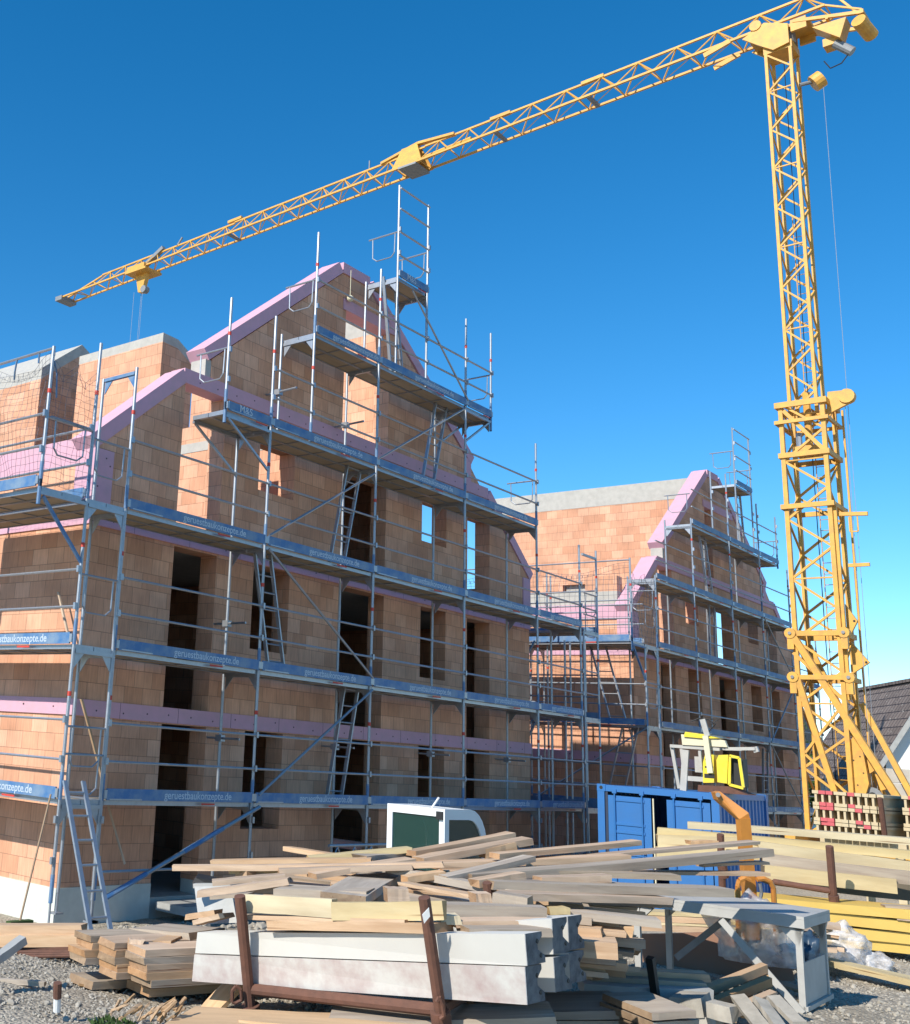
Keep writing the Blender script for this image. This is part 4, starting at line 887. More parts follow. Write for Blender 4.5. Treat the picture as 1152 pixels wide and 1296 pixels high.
# ------------------------------------------------------------------ boards under and left of the rack
def brd(name, cat, label, a, b_, w_, t, m, group=None, roll=0): return board(name, cat, label, at(*a), at(*b_), w_, t, m, group, roll)
GU = 'formwork panels on the ground under the rack'
brd('plywood_sheet', 'plywood', 'tan plywood sheet on the ground at the bottom edge, left of the rusty post', (225, 1290, 6.3), (430, 1300, 6.0), .62, .025, 'ply', GU)
brd('plywood_sheet', 'plywood', 'orange formwork board lying right of the left post foot', (322, 1290, 6.25), (560, 1310, 5.6), .30, .03, 'ply', GU)
brd('plank', 'plank', 'plank leaning up against the rack behind the lashing hook', (258, 1288, 6.95), (300, 1243, 7.15), .16, .03, 'pine', GU)
brd('plank', 'plank', 'dark plank lying deep in shadow under the white beams', (420, 1296, 6.2), (700, 1290, 6.0), .4, .1, 'pine_grey', GU)
# stack of short boards at the left
GS = 'board stack left of the white beams'
s0 = at(203, 1262, 7.5); sx = (at(262, 1236, 7.5)-at(150, 1246, 7.15)); sx.z = 0; sx.normalize(); sy = Vector((-sx.y, sx.x, 0)); g = random.Random(21)
zb_ = gh(s0.x, s0.y)+.16
rows = [(1.1, 'brown'), ]
for lay in range(5):
    for r_ in range(3):
        if lay == 0 and r_ == 2: continue
        L = .95+g.uniform(-.04, .05); c = s0+sx*(.10+g.uniform(-.02, .02)-(r_*.07))+sy*(r_*.26-.32+lay*.01)
        c.z = zb_+lay*.043
        nm = ('front', 'middle', 'rear')[r_]; lv = ('lowest', 'second', 'third', 'fourth', 'fifth', 'top')[lay]
        board('board', 'board', '%s board of the %s row in the low stack left of the white beams' % (lv, nm), c-sx*L/2, c+sx*L/2, .235, .042, 'pine_grey' if (lay+r_) % 3 == 0 else 'pine', GS, g.uniform(-.015, .015))
c = s0+sx*.3-sy*.12; c.z = zb_-.09
board('board', 'board', 'long bearer board jutting out under the low stack', c-sx*.55, c+sx*.65, .3, .05, 'pine', GS)
c = s0+sx*.1+sy*.25; c.z = zb_-.1; board('board', 'board', 'broken yellow-edged bearer under the left end of the low stack', c-sx*.6-sy*.05, c+sx*.1, .3, .05, 'pine_grey', GS)
brd('board', 'board', 'weathered panel lying over the back of the low stack, nearly white', (186, 1176, 8.0), (262, 1182, 7.7), .42, .045, 'pine_grey', GS)
brd('board', 'board', 'brown panel between the white one and the stack', (150, 1190, 7.6), (225, 1190, 7.5), .3, .03, 'pine', GS)
brd('block', 'wood block', 'small wood block lying on the low board stack', (162, 1191, 7.3), (182, 1192, 7.3), .1, .035, 'pine')
brd('plank', 'plank', 'greyish plank end above the low stack next to the grey plate', (240, 1160, 7.5), (276, 1155, 7.4), .12, .035, 'pine')
brd('plank', 'plank', 'slanting plank end just left of the left rusty post', (250, 1168, 7.4), (290, 1158, 7.2), .1, .03, 'pine')
# two squared timbers with reinforcing bars under them
brd('timber', 'timber', 'upper squared timber at the left edge below the ladder', (-60, 1176, 8.5), (107, 1177, 8.3), .12, .08, 'pine', 'squared timbers at the left edge')
brd('timber', 'timber', 'lower squared timber at the left edge lying on rusty bars', (-60, 1190, 8.45), (104, 1190, 8.25), .13, .08, 'pine', 'squared timbers at the left edge')
brd('steel_channel', 'channel', 'weathered steel channel under the two squared timbers', (23, 1203, 8.35), (112, 1202, 8.2), .12, .05, 'rust')
brd('steel_channel', 'channel', 'grey metal channel at the far left edge, tilted on the gravel', (-16, 1222, 6.9), (29, 1190, 7.2), .06, .05, 'table_grey')
for k in range(4):
    b = MB(); b.tube(at(25, 1202+k*3, 8.3-k*.05), at(125, 1202+k*2.5, 8.15-k*.05), .012, 'rust', 6); o = b.build('reinforcing_bar'); tag(o, 'rusty reinforcing bar under the squared timbers', 'steel bar', 'rusty bars under the squared timbers')
brd('board', 'board', 'grey block of wood under the ladder foot', (104, 1190, 8.6), (136, 1189, 8.5), .2, .1, 'pine_grey')
# short stake
b = MB(); b.tube(at(72, 1280, 6.4), at(72.5, 1262, 6.4), .022, 'white', 10); b.tube(at(72.5, 1263, 6.4), at(73, 1244, 6.4), .025, 'rust', 10); o = b.build('marker_stake'); tag(o, 'short rusty marker stake with white foot in the gravel', 'stake')
# heap of thin sticks
g = random.Random(31)
for i in range(26):
    x = g.uniform(140, 222); y = g.uniform(1277, 1294); d = 6.3+g.uniform(-.15, .25)
    board('stick', 'stick', 'thin broken stick in the little heap beside the low board stack', at(x, y, d), at(x+g.uniform(8, 26), y-g.uniform(6, 20), d+g.uniform(-.1, .15)), g.uniform(.01, .022), .012, 'stick', 'broken sticks on the gravel')
def tuft(name, label, c, r, n, seed, h=.06, cat='weeds', m='green'):
    g = random.Random(seed); b = MB()
    for _ in range(n):
        a = g.uniform(0, 6.28); q = c+Vector((math.cos(a), math.sin(a), 0))*r*math.sqrt(g.random()); L = h*g.uniform(.5, 1.3); w2 = L*.22
        d = Vector((g.uniform(-1, 1), g.uniform(-1, 1), 1.2)).normalized(); s_ = d.cross(Vector((g.uniform(-1, 1), g.uniform(-1, 1), .1))).normalized()*w2
        b.add([q, q+d*L*.5+s_, q+d*L, q+d*L*.5-s_], [(0, 1, 2, 3)], m)
    o = b.build(name); tag(o, label, cat, None, 'stuff'); return o
c = at(143, 1290, 6.4); c.z = gh(c.x, c.y); tuft('weeds', 'small green weeds sprouting by the stick heap', c, .12, 160, 2, .045)
c = at(200, 1293, 6.3); c.z = gh(c.x, c.y); tuft('weeds', 'small green weeds sprouting by the stick heap', c, .15, 120, 5, .04)
c = at(730, 1150, 11.5); c.z = .55; tuft('weeds', 'bright green weeds growing behind the timber ends', c, .5, 900, 3, .12)

# ladder, broom, battens and plate at the scaffold foot
b = MB(); p0, p1 = Vector((9.3, 10.2, gh(9.3, 10.2))), Vector((9.66, 11.45, 1.62)); wv = Vector((.31, .0, 0))
for s_ in (0, 1): b.bar(p0+wv*s_, p1+wv*s_, .03, .06, 'galv', (1, 0, 0))
for k in range(7): q = p0.lerp(p1, (k+.5)/7); b.tube(q, q+wv, .016, 'galv', 8)
o = b.build('ladder'); tag(o, 'aluminium ladder leaning on the lowest deck at the house corner', 'ladder')
bm_ = thing('broom', 'worn broom with wooden handle leaning on the plinth behind the left timbers', 'broom', (8.95, 11.2, -.05))
b = MB(); b.tube((8.95, 11.2, .0), (9.45, 11.45, 1.45), .014, 'stick', 6); o = b.build('handle', bm_); o.data.transform(Matrix.Translation((-8.95, -11.2, .05)))
b = MB(); b.box(8.78, 9.12, 11.15, 11.24, -.02, .03, 'green'); b.box(8.76, 9.14, 11.12, 11.27, -.09, -.02, 'stick'); o = b.build('brush_head', bm_); o.data.transform(Matrix.Translation((-8.95, -11.2, .05)))
def batten(label, p, q, t=.035): board('batten', 'batten', label, p, q, t, .03, 'pine', 'thin battens standing inside the scaffold')
def oy(x, y, Y): d = at(x, y, 1)-CAM; return CAM+d*((Y-CAM.y)/d.y)
batten('slim batten hanging below the lowest deck near the house corner', oy(134, 1010, 12.3), oy(158, 1094, 12.1))
batten('slim batten behind the end guards beneath the pink band', oy(103, 885, 12.2), oy(129, 985, 12.2))
batten('slim batten leaning on the sunlit wall above the second deck', oy(74, 750, 12.9), oy(86, 802, 12.6), .03)
b = MB(); q = [at(*p) for p in ((246, 1122, 7.9), (292, 1121, 7.7), (300, 1168, 7.4), (252, 1170, 7.6))]; b.prism(q, n0*.012, 'table_grey'); o = b.build('grey_plate'); tag(o, 'dusty grey plate standing under the planks at the heap\'s left', 'plate')
b = MB(); q = [at(*p) for p in ((243, 1118, 8.2), (248, 1111, 8.2), (272, 1116, 8.1), (272, 1124, 8.1))]; b.prism(q, n0*.3, 'black'); b.bar(at(246, 1121, 8.15), at(330, 1119, 8.0), .06, .03, 'table_grey'); o = b.build('plastic_crate'); tag(o, 'dark plastic crate under the left end of the heap', 'crate')
# door threshold board
b = MB(); b.box(12.5, 13.7, 11.9, 12.5, -.22, -.1, 'table_grey'); o = b.build('threshold_slab'); tag(o, 'grey slab lying in front of the dark ground floor doorway', 'slab')

# ------------------------------------------------------------------ white digger cab behind the heap
cc = at(563, 1040, 13.0); ca = at(490, 1040, 13.55); cb = at(620, 1040, 13.6)
ex = (ca-cc); ex.z = 0; Wc = ex.length; ex.normalize(); ey = (cb-cc); ey.z = 0; ey = ey-ex*ey.dot(ex); ey.normalize(); Dc = .92
gz0 = gh(cc.x, cc.y); base = Vector((cc.x, cc.y, gz0)); TOP = 1.65-gz0; T0 = .55
dig = thing('compact_digger', 'white digger cab with dark green windows behind the plank heap', 'digger', tuple(base))
dig.matrix_world = Matrix((ex, ey, Vector((0, 0, 1)))).transposed().to_4x4(); dig.location = base; dig.rotation_euler = dig.matrix_world.to_euler()
def dg(b, name, par=None): return b.build(name, par or dig)
dm = Matrix((ex, ey, Vector((0, 0, 1)))).transposed().to_4x4(); dm.translation = base; dig.matrix_world = dm
b = MB(); W1 = Wc
def arc(y0, y1, n=5): return [(y0+(y1-y0)*math.sin(a), math.cos(a)) for a in [math.pi/2*k/n for k in range(n+1)]]
prof = [(0, T0), (0, TOP)]+[(Dc*.6+Dc*.4*math.sin(a), TOP-.45*(1-math.cos(a))) for a in [math.pi/2*k/6 for k in range(7)]]+[(Dc, T0)]
for x in (0, W1-.05):     # side frames: outline minus window, built as strips
    outer = prof; cx_, cz_ = Dc*.5, (T0+TOP)/2
    inner = [(cx_+(y-cx_)*.80, cz_+(z-cz_)*.84-.01) for y, z in outer]; n = len(outer)
    for k in range(n):
        a, c = outer[k], outer[(k+1) % n]; ia, ic = inner[k], inner[(k+1) % n]
        b.hexa([(x, a[0], a[1]), (x, c[0], c[1]), (x, ic[0], ic[1]), (x, ia[0], ia[1]), (x+.05, a[0], a[1]), (x+.05, c[0], c[1]), (x+.05, ic[0], ic[1]), (x+.05, ia[0], ia[1])], 'white')
b.box(.05, W1-.05, 0, .05, TOP-.09, TOP, 'white'); b.box(.05, W1-.05, 0, .05, T0, T0+.3, 'white'); b.box(.05, .075, 0, .05, T0+.3, TOP-.09, 'white'); b.box(W1-.075, W1-.05, 0, .05, T0+.3, TOP-.09, 'white')
b.box(.05, W1-.05, .05, Dc*.6, TOP-.05, TOP-.004, 'white')
for k in range(6):
    (ya, za), (yb, zb) = prof[2+k], prof[3+k]; b.hexa([(.05, ya, za-.04), (W1-.05, ya, za-.04), (W1-.05, yb, zb-.04), (.05, yb, zb-.04), (.05, ya, za-.002), (W1-.05, ya, za-.002), (W1-.05, yb, zb-.002), (.05, yb, zb-.002)], 'white')
b.box(.05, W1-.05, Dc-.05, Dc, T0, T0+.5, 'white'); dg(b, 'cab')
b = MB(); b.box(.075, W1-.075, .02, .03, T0+.3, TOP-.09, 'cabglass'); dg(b, 'windscreen')
for x in (.02, W1-.03):
    b = MB(); b.prism([(x, cx_+(y-cx_)*.81, cz_+(z-cz_)*.85-.01) for y, z in prof], (.01, 0, 0), 'cabglass'); dg(b, 'side_window')
b = MB(); b.box(W1*.3, W1*.62, .45, .8, T0, T0+.75, 'black'); b.box(W1*.32, W1*.6, .4, .75, T0+.1, T0+.4, 'black'); dg(b, 'seat')
b = MB(); b.box(-.12, W1+.12, -.1, 1.7, .32, T0-.01, 'white'); b.box(-.1, W1+.1, Dc+.02, 1.65, T0, T0+.45, 'white'); dg(b, 'body')
for x in (-.2, W1-.08):
    b = MB(); b.box(x, x+.28, -.25, 1.7, .02, .3, 'rubber'); dg(b, 'track')
b = MB(); b.bar((W1/2, -.1, .5), (W1/2, -.9, 1.0), .14, .18, 'grey_paint'); b.bar((W1/2, -.9, 1.0), (W1/2, -1.5, .35), .12, .15, 'grey_paint'); b.prism([(W1/2-.2, -1.3, .4), (W1/2-.2, -1.65, .35), (W1/2-.2, -1.6, .02), (W1/2-.2, -1.2, .1)], (.4, 0, 0), 'grey_paint'); dg(b, 'digger_arm')
b = MB(); b.path([(W1*.3, .1, TOP), (W1*.22, .12, TOP+.1), (W1*.2, .12, TOP+.12)], .012, 'white'); b.box(.02, .1, -.03, -.001, TOP-.12, TOP-.03, 'black'); dg(b, 'work_lamp')
# lattice girders lying across the scaffold feet
def girder(x0, x1, z, label, y=11.25):
    L = x1-x0; b = MB(); 
    for zz in (0, .4): b.tube((0, 0, zz), (L, 0, zz), .024, 'galv', 8)
    n = int(L/.42)
    for i in range(n):
        a, c = L*i/n, L*(i+1)/n; b.tube((a, 0, .02), ((a+c)/2, 0, .38), .014, 'galv', 5); b.tube(((a+c)/2, 0, .38), (c, 0, .02), .014, 'galv', 5)
    o = b.build('lattice_girder'); o.location = (x0, y, z); tag(o, label, 'lattice girder', 'lattice girders along the scaffold foot')
girder(15.0, 19.6, .38, 'silver lattice girder left of and behind the white cab'); girder(19.9, 25.9, .22, 'silver lattice girder between the white cab and the blue container')

# ------------------------------------------------------------------ blue container
Bc = at(909.7, 1003.7, 21.0); A_ = at(756, 997, 22.46); fx = (A_-Bc); fx.z = 0; Wd = fx.length; fx.normalize(); fy = Vector((fx.y, -fx.x, 0))
if fy.dot(fw) < 0: fy = -fy
Ht = 2.25; LenC = 3.3
ctn = thing('shipping_container', 'blue site container with one door ajar beside the crane', 'container', (Bc.x, Bc.y, Bc.z-Ht))
cm = Matrix((fx, fy, Vector((0, 0, 1)))).transposed().to_4x4(); cm.translation = (Bc.x, Bc.y, Bc.z-Ht); ctn.matrix_world = cm
def cp(b, name, par=None): return b.build(name, par or ctn)
b = MB()
for x in (0, Wd-.14):
    for y in (0, LenC-.14): b.box(x, x+.14, y, y+.14, .12, Ht-.12, 'container')
b.box(.14, Wd-.14, 0.01, .12, Ht-.13, Ht-.01, 'container'); b.box(.14, Wd-.14, 0.01, .12, .01, .12, 'container'); b.box(.14, Wd-.14, LenC-.12, LenC, .01, .12, 'container')
for x in (0.01, Wd-.11):
    b.box(x, x+.1, .14, LenC-.14, Ht-.12, Ht-.01, 'container'); b.box(x, x+.1, .14, LenC-.14, .01, .12, 'container')
cp(b, 'frame')
for x in (0, Wd-.16):
    for y in (0, LenC-.16):
        for z in (0, Ht-.13):
            b = MB(); b.box(x-.005, x+.165, y-.005, y+.165, z-.003, z+.133, 'container'); b.tube((x+.08, y-.007, z+.065), (x+.08, y-.004, z+.065), .035, 'black', 10); cp(b, 'corner_casting')
for side in (0, 1):   # corrugated side walls
    b = MB(); x = .03 if side == 0 else Wd-.07; y = .14; up_ = True; pts = []
    while y < LenC-.2:
        for dy, dx in ((0, 0), (.07, 0), (.11, .036), (.18, .036), (.22, 0)): pts.append((x+(dx if side == 0 else -dx), y+dy))
        y += .24
    V = [(a, c, .12) for a, c in pts]+[(a, c, Ht-.12) for a, c in pts]; n = len(pts)
    b.add(V, [(k, k+1, n+k+1, n+k) for k in range(n-1)], 'container'); cp(b, 'corrugated_wall')
b = MB(); b.box(.1, Wd-.1, .1, LenC-.1, Ht-.05, Ht-.02, 'container'); cp(b, 'roof_panel')
b = MB(); b.box(.1, Wd-.1, LenC-.1, LenC-.05, .1, Ht-.1, 'container'); cp(b, 'end_wall')
def door(x0, x1, name):
    b = MB(); b.box(x0, x1, .03, .075, .14, Ht-.2, 'container')
    for z0, z1 in ((.3, .75), (.95, 1.35), (1.5, 1.95)):
        b.box(x0+.12, x1-.12, .012, .03, z0, z0+.05, 'container'); b.box(x0+.12, x1-.12, .012, .03, z1, z1+.05, 'container')
    o = cp(b, name)
    for xx in (x0+.16, x1-.14):
        b = MB(); b.tube((xx, .0, .1), (xx, .0, Ht-.1), .017, 'container', 8); b.box(xx-.04, xx+.04, -.02, .02, Ht-.16, Ht-.08, 'container'); b.box(xx-.05, xx+.05, -.02, .02, 1.0, 1.06, 'container'); cp(b, 'lock_bar', o)
    return o
door(.17, Wd*.42, 'door'); door(Wd*.55, Wd-.2, 'door')
b = MB(); b.box(Wd-.2, Wd-.15, .02, .05, .14, Ht-.14, 'darkblue'); b.box(Wd*.525, Wd*.535, .02, .06, .14, Ht-.2, 'cream'); cp(b, 'door_seal')
# block saw standing on the container: local coords on its roof, x toward the left of the picture
saw = thing('masonry_saw', 'yellow masonry saw with grey work frame standing on the blue container', 'saw'); saw.matrix_world = cm @ Matrix.Translation((0, .3, Ht-.01))
def sp_(b, name): return b.build(name, saw)
def X(px): return (909.7-px)/153.0*Wd*1.03+.04
def Z(py): return (1001-py)/63.5
b = MB(); m = 'grey_paint'
b.bar((X(845), .3, Z(948)), (X(905), .3, Z(949)), .06, .06, m); b.bar((X(912), .3, Z(948)), (X(946), .3, Z(946)), .05, .06, m); b.bar((X(846), .35, Z(950)), (X(853), .35, Z(999)), .06, .06, m)
b.bar((X(866), .2, Z(952)), (X(861), .2, Z(1001)), .12, .06, m, (0, 1, 0)); b.bar((X(864), .22, Z(986)), (X(888), .22, Z(986)), .05, .09, m); b.box(X(884), X(872), .4, .5, Z(978), Z(959), m); b.bar((X(881), .3, Z(952)), (X(882), .3, Z(972)), .07, .05, m); b.bar((X(945), .35, Z(944)), (X(947), .35, Z(950)), .09, .09, m)
b.bar((X(846), .9, Z(950)), (X(850), .9, Z(1001)), .05, .05, m); b.bar((X(845), .9, Z(948)), (X(920), .9, Z(947)), .05, .05, m)
sp_(b, 'work_frame')
b = MB(); b.prism([(X(886), .15, Z(990)), (X(887), .15, Z(966)), (X(890), .15, Z(956)), (X(900), .15, Z(956)), (X(899), .15, Z(989))], (0, .35, 0), 'machine')
b.box(X(900), X(888), .145, .15, Z(984), Z(979), 'black'); b.box(X(899), X(889), .145, .15, Z(972), Z(970), 'black'); b.tube((X(893), .14, Z(962)), (X(893), .16, Z(962)), .05, 'black', 10)
b.prism([(X(903), .15, Z(988)), (X(903), .15, Z(962)), (X(906), .15, Z(956)), (X(917), .15, Z(955)), (X(914), .15, Z(989))], (0, .4, 0), 'machine'); sp_(b, 'motor_housing')
b = MB(); b.prism([(X(864), .2, Z(936)), (X(866), .2, Z(930)), (X(888), .2, Z(932)), (X(906), .2, Z(936)), (X(888), .2, Z(937))], (0, .3, 0), 'machine'); sp_(b, 'blade_guard')
b = MB(); b.prism([(X(861), .24, Z(946)), (X(860), .24, Z(933)), (X(912), .24, Z(938)), (X(915), .24, Z(946))], (0, .1, 0), 'cream'); sp_(b, 'splash_tray')
b = MB(); b.bar((X(892), .12, Z(934)), (X(896), .12, Z(978)), .1, .05, 'cream', (0, 1, 0)); b.bar((X(888), .2, Z(914)), (X(893), .2, Z(934)), .1, .06, 'table_grey', (0, 1, 0)); sp_(b, 'saw_arm')
b = MB(); b.path([(X(874), .2, Z(917)), (X(882), .25, Z(913)), (X(895), .2, Z(914)), (X(903), .2, Z(919)), (X(899), .2, Z(924)), (X(893), .2, Z(930))], .012, 'black'); b.path([(X(898), .2, Z(920)), (X(906), .3, Z(912)), (X(895), .3, Z(913))], .01, 'black'); sp_(b, 'hose')
b = MB()
for a, c in (((918, 956), (929, 958)), ((929, 958), (932, 992)), ((918, 956), (916, 990)), ((916, 990), (932, 993))): b.bar((X(a[0]), .2, Z(a[1])), (X(c[0]), .2, Z(c[1])), .04, .05, 'machine')
b.box(X(931), X(918), .3, .6, Z(992), Z(959), 'black'); sp_(b, 'switch_box')
b = MB(); b.prism([(X(880), .1, Z(1000.5)), (X(881), .1, Z(993)), (X(915), .1, Z(992)), (X(938), .1, Z(1000.5))], (0, .6, 0), 'rust'); sp_(b, 'base_plate')

# ------------------------------------------------------------------ orange lifting fork
fk = thing('lifting_fork', 'orange crane lifting fork standing behind the long planks', 'lifting fork', tuple(at(955, 1150, 9.5)))
fo = Matrix.Translation(-Vector(fk.location))
def fp(b, name): o = b.build(name, fk); o.data.transform(fo)
b = MB(); b.prism([at(*p) for p in ((905, 1003, 9.6), (911, 1001.5, 9.6), (916, 1006, 9.6), (948, 1029, 9.45), (950, 1040, 9.45), (936, 1037, 9.45), (908, 1012, 9.6))], n0*.09, 'ochre'); b.tube(at(909, 1006, 9.57), at(909, 1006, 9.54), .02, 'galv_dark', 8); fp(b, 'jib_arm')
b = MB(); b.prism([at(*p) for p in ((937, 1036, 9.44), (950, 1036, 9.44), (959, 1142, 9.44), (946, 1142, 9.44))], n0*.1, 'ochre'); b.prism([at(*p) for p in ((944, 1136, 9.43), (960, 1136, 9.43), (962, 1190, 9.43), (946, 1190, 9.43))], n0*.11, 'ochre'); fp(b, 'mast_bar')
for pts in (((935, 1195), (934, 1122), (936, 1114), (943, 1111), (949, 1114)), ((958, 1113), (967, 1112), (975, 1116), (979, 1124), (983, 1195))):
    b = MB(); b.path([at(x, y, 9.4) for x, y in pts], .021, 'ochre', 8); fp(b, 'prong')
b = MB(); b.path([at(x, y, 9.4) for x, y in ((962, 1118), (964, 1130), (961, 1145))], .014, 'galv_dark'); fp(b, 'chain')

# ------------------------------------------------------------------ yellow timber stack at the right
GY = 'long formwork timbers in the right-hand rack'
def yb(a, b_, w_, t, m, lb): return brd('timber', 'timber', lb, a, b_, w_, t, m, GY)
yb((832, 1052, 12.6), (1165, 1083, 11.6), .24, .085, 'pine_yellow', 'uppermost long yellowish timber, starting left of the orange fork')
yb((832, 1064, 12.5), (1000, 1070, 12.1), .22, .13, 'pine_yellow', 'thick yellowish beam end facing the blue container')
yb((960, 1072, 12.1), (1165, 1100, 11.5), .22, .13, 'pine_yellow', 'thick yellowish beam passing behind the right rusty post')
yb((830, 1078, 12.4), (960, 1082, 12.1), .2, .10, 'pine_yellow', 'yellowish beam low behind the thin lath')
yb((965, 1087, 12.0), (1165, 1112, 11.4), .24, .13, 'pine_grey', 'pale greyish beam below the yellowish ones at the right edge')
yb((968, 1103, 11.9), (1133, 1121, 11.4), .22, .14, 'pine_yellow', 'pale beam with faint stamped writing ending before the right edge')
yb((870, 1044, 12.9), (1165, 1066, 12.0), .3, .07, 'pine_yellow', 'rear top timber below the red-ended beams')
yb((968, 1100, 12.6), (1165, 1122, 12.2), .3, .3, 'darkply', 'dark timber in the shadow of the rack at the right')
for i, (y0, y1) in enumerate(((1141, 1156), (1152, 1172), (1166, 1186), (1180, 1199))):
    brd('formwork_panel', 'panel', ('top', 'second', 'third', 'lowest')[i]+' yellow formwork panel in the stack behind the steel table', (925, y0-6, 11.7), (1170, y1, 11.0), .6, (.085, .10, .10, .09)[i], 'formply', 'yellow formwork panels')
brd('timber', 'timber', 'short grey timber lying on the yellow panels at the right edge', (1118, 1149, 11.0), (1170, 1152, 10.9), .14, .06, 'pine_grey')
brd('timber', 'timber', 'second short timber end below, also on the yellow panels at the right edge', (1135, 1159, 10.9), (1170, 1162, 10.8), .12, .07, 'pine')
sk = thing('stacking_rack', 'rusty rack holding the yellowish timbers on the right', 'rack', tuple(at(1062, 1185, 11.2)))
so_ = Matrix.Translation(-Vector(sk.location))
for pts, r_ in (([(1050, 1071, 11.25), (1055, 1132, 11.25), (1062, 1190, 11.25)], .036), ([(912, 1056, 12.0), (915, 1140, 12.0)], .036), ([(980, 1116, 11.75), (1053, 1128, 11.25)], .03), ([(913, 1090, 12.0), (917, 1110, 12.0)], .05)):
    b = MB(); b.path([at(*p) for p in pts], r_, 'rust', 10)
    if len(pts) == 3: b.tube(at(1055, 1133, 11.25), at(1056.5, 1143, 11.25), .05, 'rust', 12)
    o = b.build('corner_post' if r_ != .03 else 'cross_rail', sk); o.data.transform(so_)
brd('board', 'board', 'long fresh pale board lying on the ground at the right edge', (1024, 1212, 10.3), (1175, 1247, 9.3), .2, .05, 'pine_yellow')

# red-ended formwork beams
bd = at(1080, 1030, 16.0); hx = (at(1140, 1036, 15.8)-at(1030, 1032, 16.2)); hx.z = 0; hx.normalize(); hy = Vector((-hx.y, hx.x, 0))
if hy.dot(fw) < 0: hy = -hy
hy = (hy*.9+hx*.42).normalized(); hx = Vector((hy.y, -hy.x, 0))
if hx.dot(rt) < 0: hx = -hx
b = MB(); LB = 2.5
b.box(-.04, .04, 0, LB, 0, .04, 'beamwood'); b.box(-.04, .04, 0, LB, .16, .2, 'beamwood'); b.box(-.015, .015, .003, LB-.01, .04, .16, 'beamwood'); hmesh = b.mesh('formwork_beam')
b = MB(); b.box(-.043, .043, -.012, .06, .155, .204, 'redcap'); b.box(-.043, .043, -.012, .06, -.004, .045, 'redcap'); cmesh = b.mesh('end_cap')
b = MB(); b.box(-.041, .041, -.01, .05, .158, .203, 'beamwood'); b.box(-.041, .041, -.01, .05, -.002, .042, 'beamwood'); wmesh = b.mesh('end_cap')
hang = math.atan2(hy.y, hy.x)-math.pi/2; g = random.Random(8)
def bundle(org, cols, which, skip=()):
    for r_ in range(3):
        for k in range(cols):
            o = place(hmesh, 'formwork_beam', org+hx*(k*.092)+Vector((0, 0, r_*.212))+hy*g.uniform(-.02, .02), None, (0, 0, hang))
            tag(o, ('formwork beam with red and pale ends in the %s row of the %s bundle' % (('bottom', 'middle', 'top')[r_], which)), 'formwork beam', 'red-ended formwork beams at the crane foot, %s row of the %s bundle' % (('bottom', 'middle', 'top')[r_], which))
            place(cmesh if (k in (1, 2) or k == 7-r_) else wmesh, 'end_cap', (0, 0, 0), o)
o1 = at(1036, 1058, 16.0); bundle(o1, 10, 'larger'); o2 = at(1150, 1067, 15.5); bundle(o2, 6, 'right edge')
for q, lb in ((o1+hy*.4, 'front trestle under the larger red-ended bundle'), (o1+hy*2.0, 'rear trestle under the larger red-ended bundle'), (o2+hy*.4, 'front trestle under the right edge red-ended bundle'), (o2+hy*2.0, 'rear trestle under the right edge red-ended bundle')):
    b = MB(); b.bar(q+Vector((0, 0, -.07))-hx*.1, q+Vector((0, 0, -.07))+hx*1.0, .1, .12, 'beamwood')
    for k in (0, .9): b.bar(q+hx*k+Vector((0, 0, -.12)), q+hx*k+Vector((0, 0, -q.z-.3)), .1, .1, 'beamwood', (1, 0, 0))
    o = b.build('trestle'); tag(o, lb, 'trestle')
b = MB(); b.tube(at(1114, 1010, 15.4), at(1121, 1066, 15.4), .035, 'rust', 8); o = b.build('rusty_post'); tag(o, 'thin rusty post standing before the red-ended beams', 'post')

# ------------------------------------------------------------------ steel table
def onz(x, y, z): d = at(x, y, 1)-CAM; return CAM+d*((z-CAM.z)/d.z)
FR, BR = onz(1018, 1288, .6), onz(1060, 1274, .6); ew = (BR-FR).normalized(); Wt = (BR-FR).length
a_ = R(100); el = Vector((ew.x*math.cos(a_)-ew.y*math.sin(a_), ew.x*math.sin(a_)+ew.y*math.cos(a_), 0)); HT = .68
tbl = thing('work_table', 'grey steel work table standing on the gravel at the right', 'table', tuple(FR))
tm = Matrix((el, ew, Vector((0, 0, 1)))).transposed().to_4x4(); tm.translation = FR; tbl.matrix_world = tm
def tp(b, name): return b.build(name, tbl)
LT = 1.15; m = 'grey_paint'
for x, y in ((0, 0), (0, Wt), (LT, 0), (LT, Wt)):
    b = MB(); b.box(x-.022, x+.022, y-.02, y+.02, 0, HT-.09, m); b.box(x-.06, x+.06, y-.05, y+.05, -.02, .006, m)
    b.prism([(x-.035, y-.02, HT-.09), (x+.13 if x < .5 else x-.13, y-.02, HT-.09), (x, y-.02, HT-.22)], (0, .04, 0), m); tp(b, 'leg')
b = MB(); b.box(-.05, LT+.5, -.05, Wt+.04, HT-.02, HT, m); b.box(-.05, LT+.5, -.05, -.03, HT-.08, HT-.021, m); b.box(-.05, -.02, -.03, Wt+.04, HT-.08, HT-.021, m); b.box(-.02, LT+.5, Wt+.0, Wt+.04, HT-.08, HT-.021, m); tp(b, 'table_top')
b = MB(); b.bar((.0, -.035, .03), (.52, -.035, HT-.1), .012, .05, m); tp(b, 'brace')
b = MB(); b.bar((.62, Wt, HT-.1), (1.1, Wt, .15), .012, .05, 'galv_dark'); tp(b, 'brace')
b = MB(); b.box(-.012, .0, .03, Wt-.03, .08, .36, m); b.bar((-.02, -.02, .06), (-.02, Wt+.06, .06), .03, .03, m); tp(b, 'end_panel')
b = MB(); b.bar((.42, -.0, HT+.02), (1.55, .2, HT+.02), .2, .03, 'pine_grey', (0, 0, 1)); b.build('board_dummy', None) if False else None

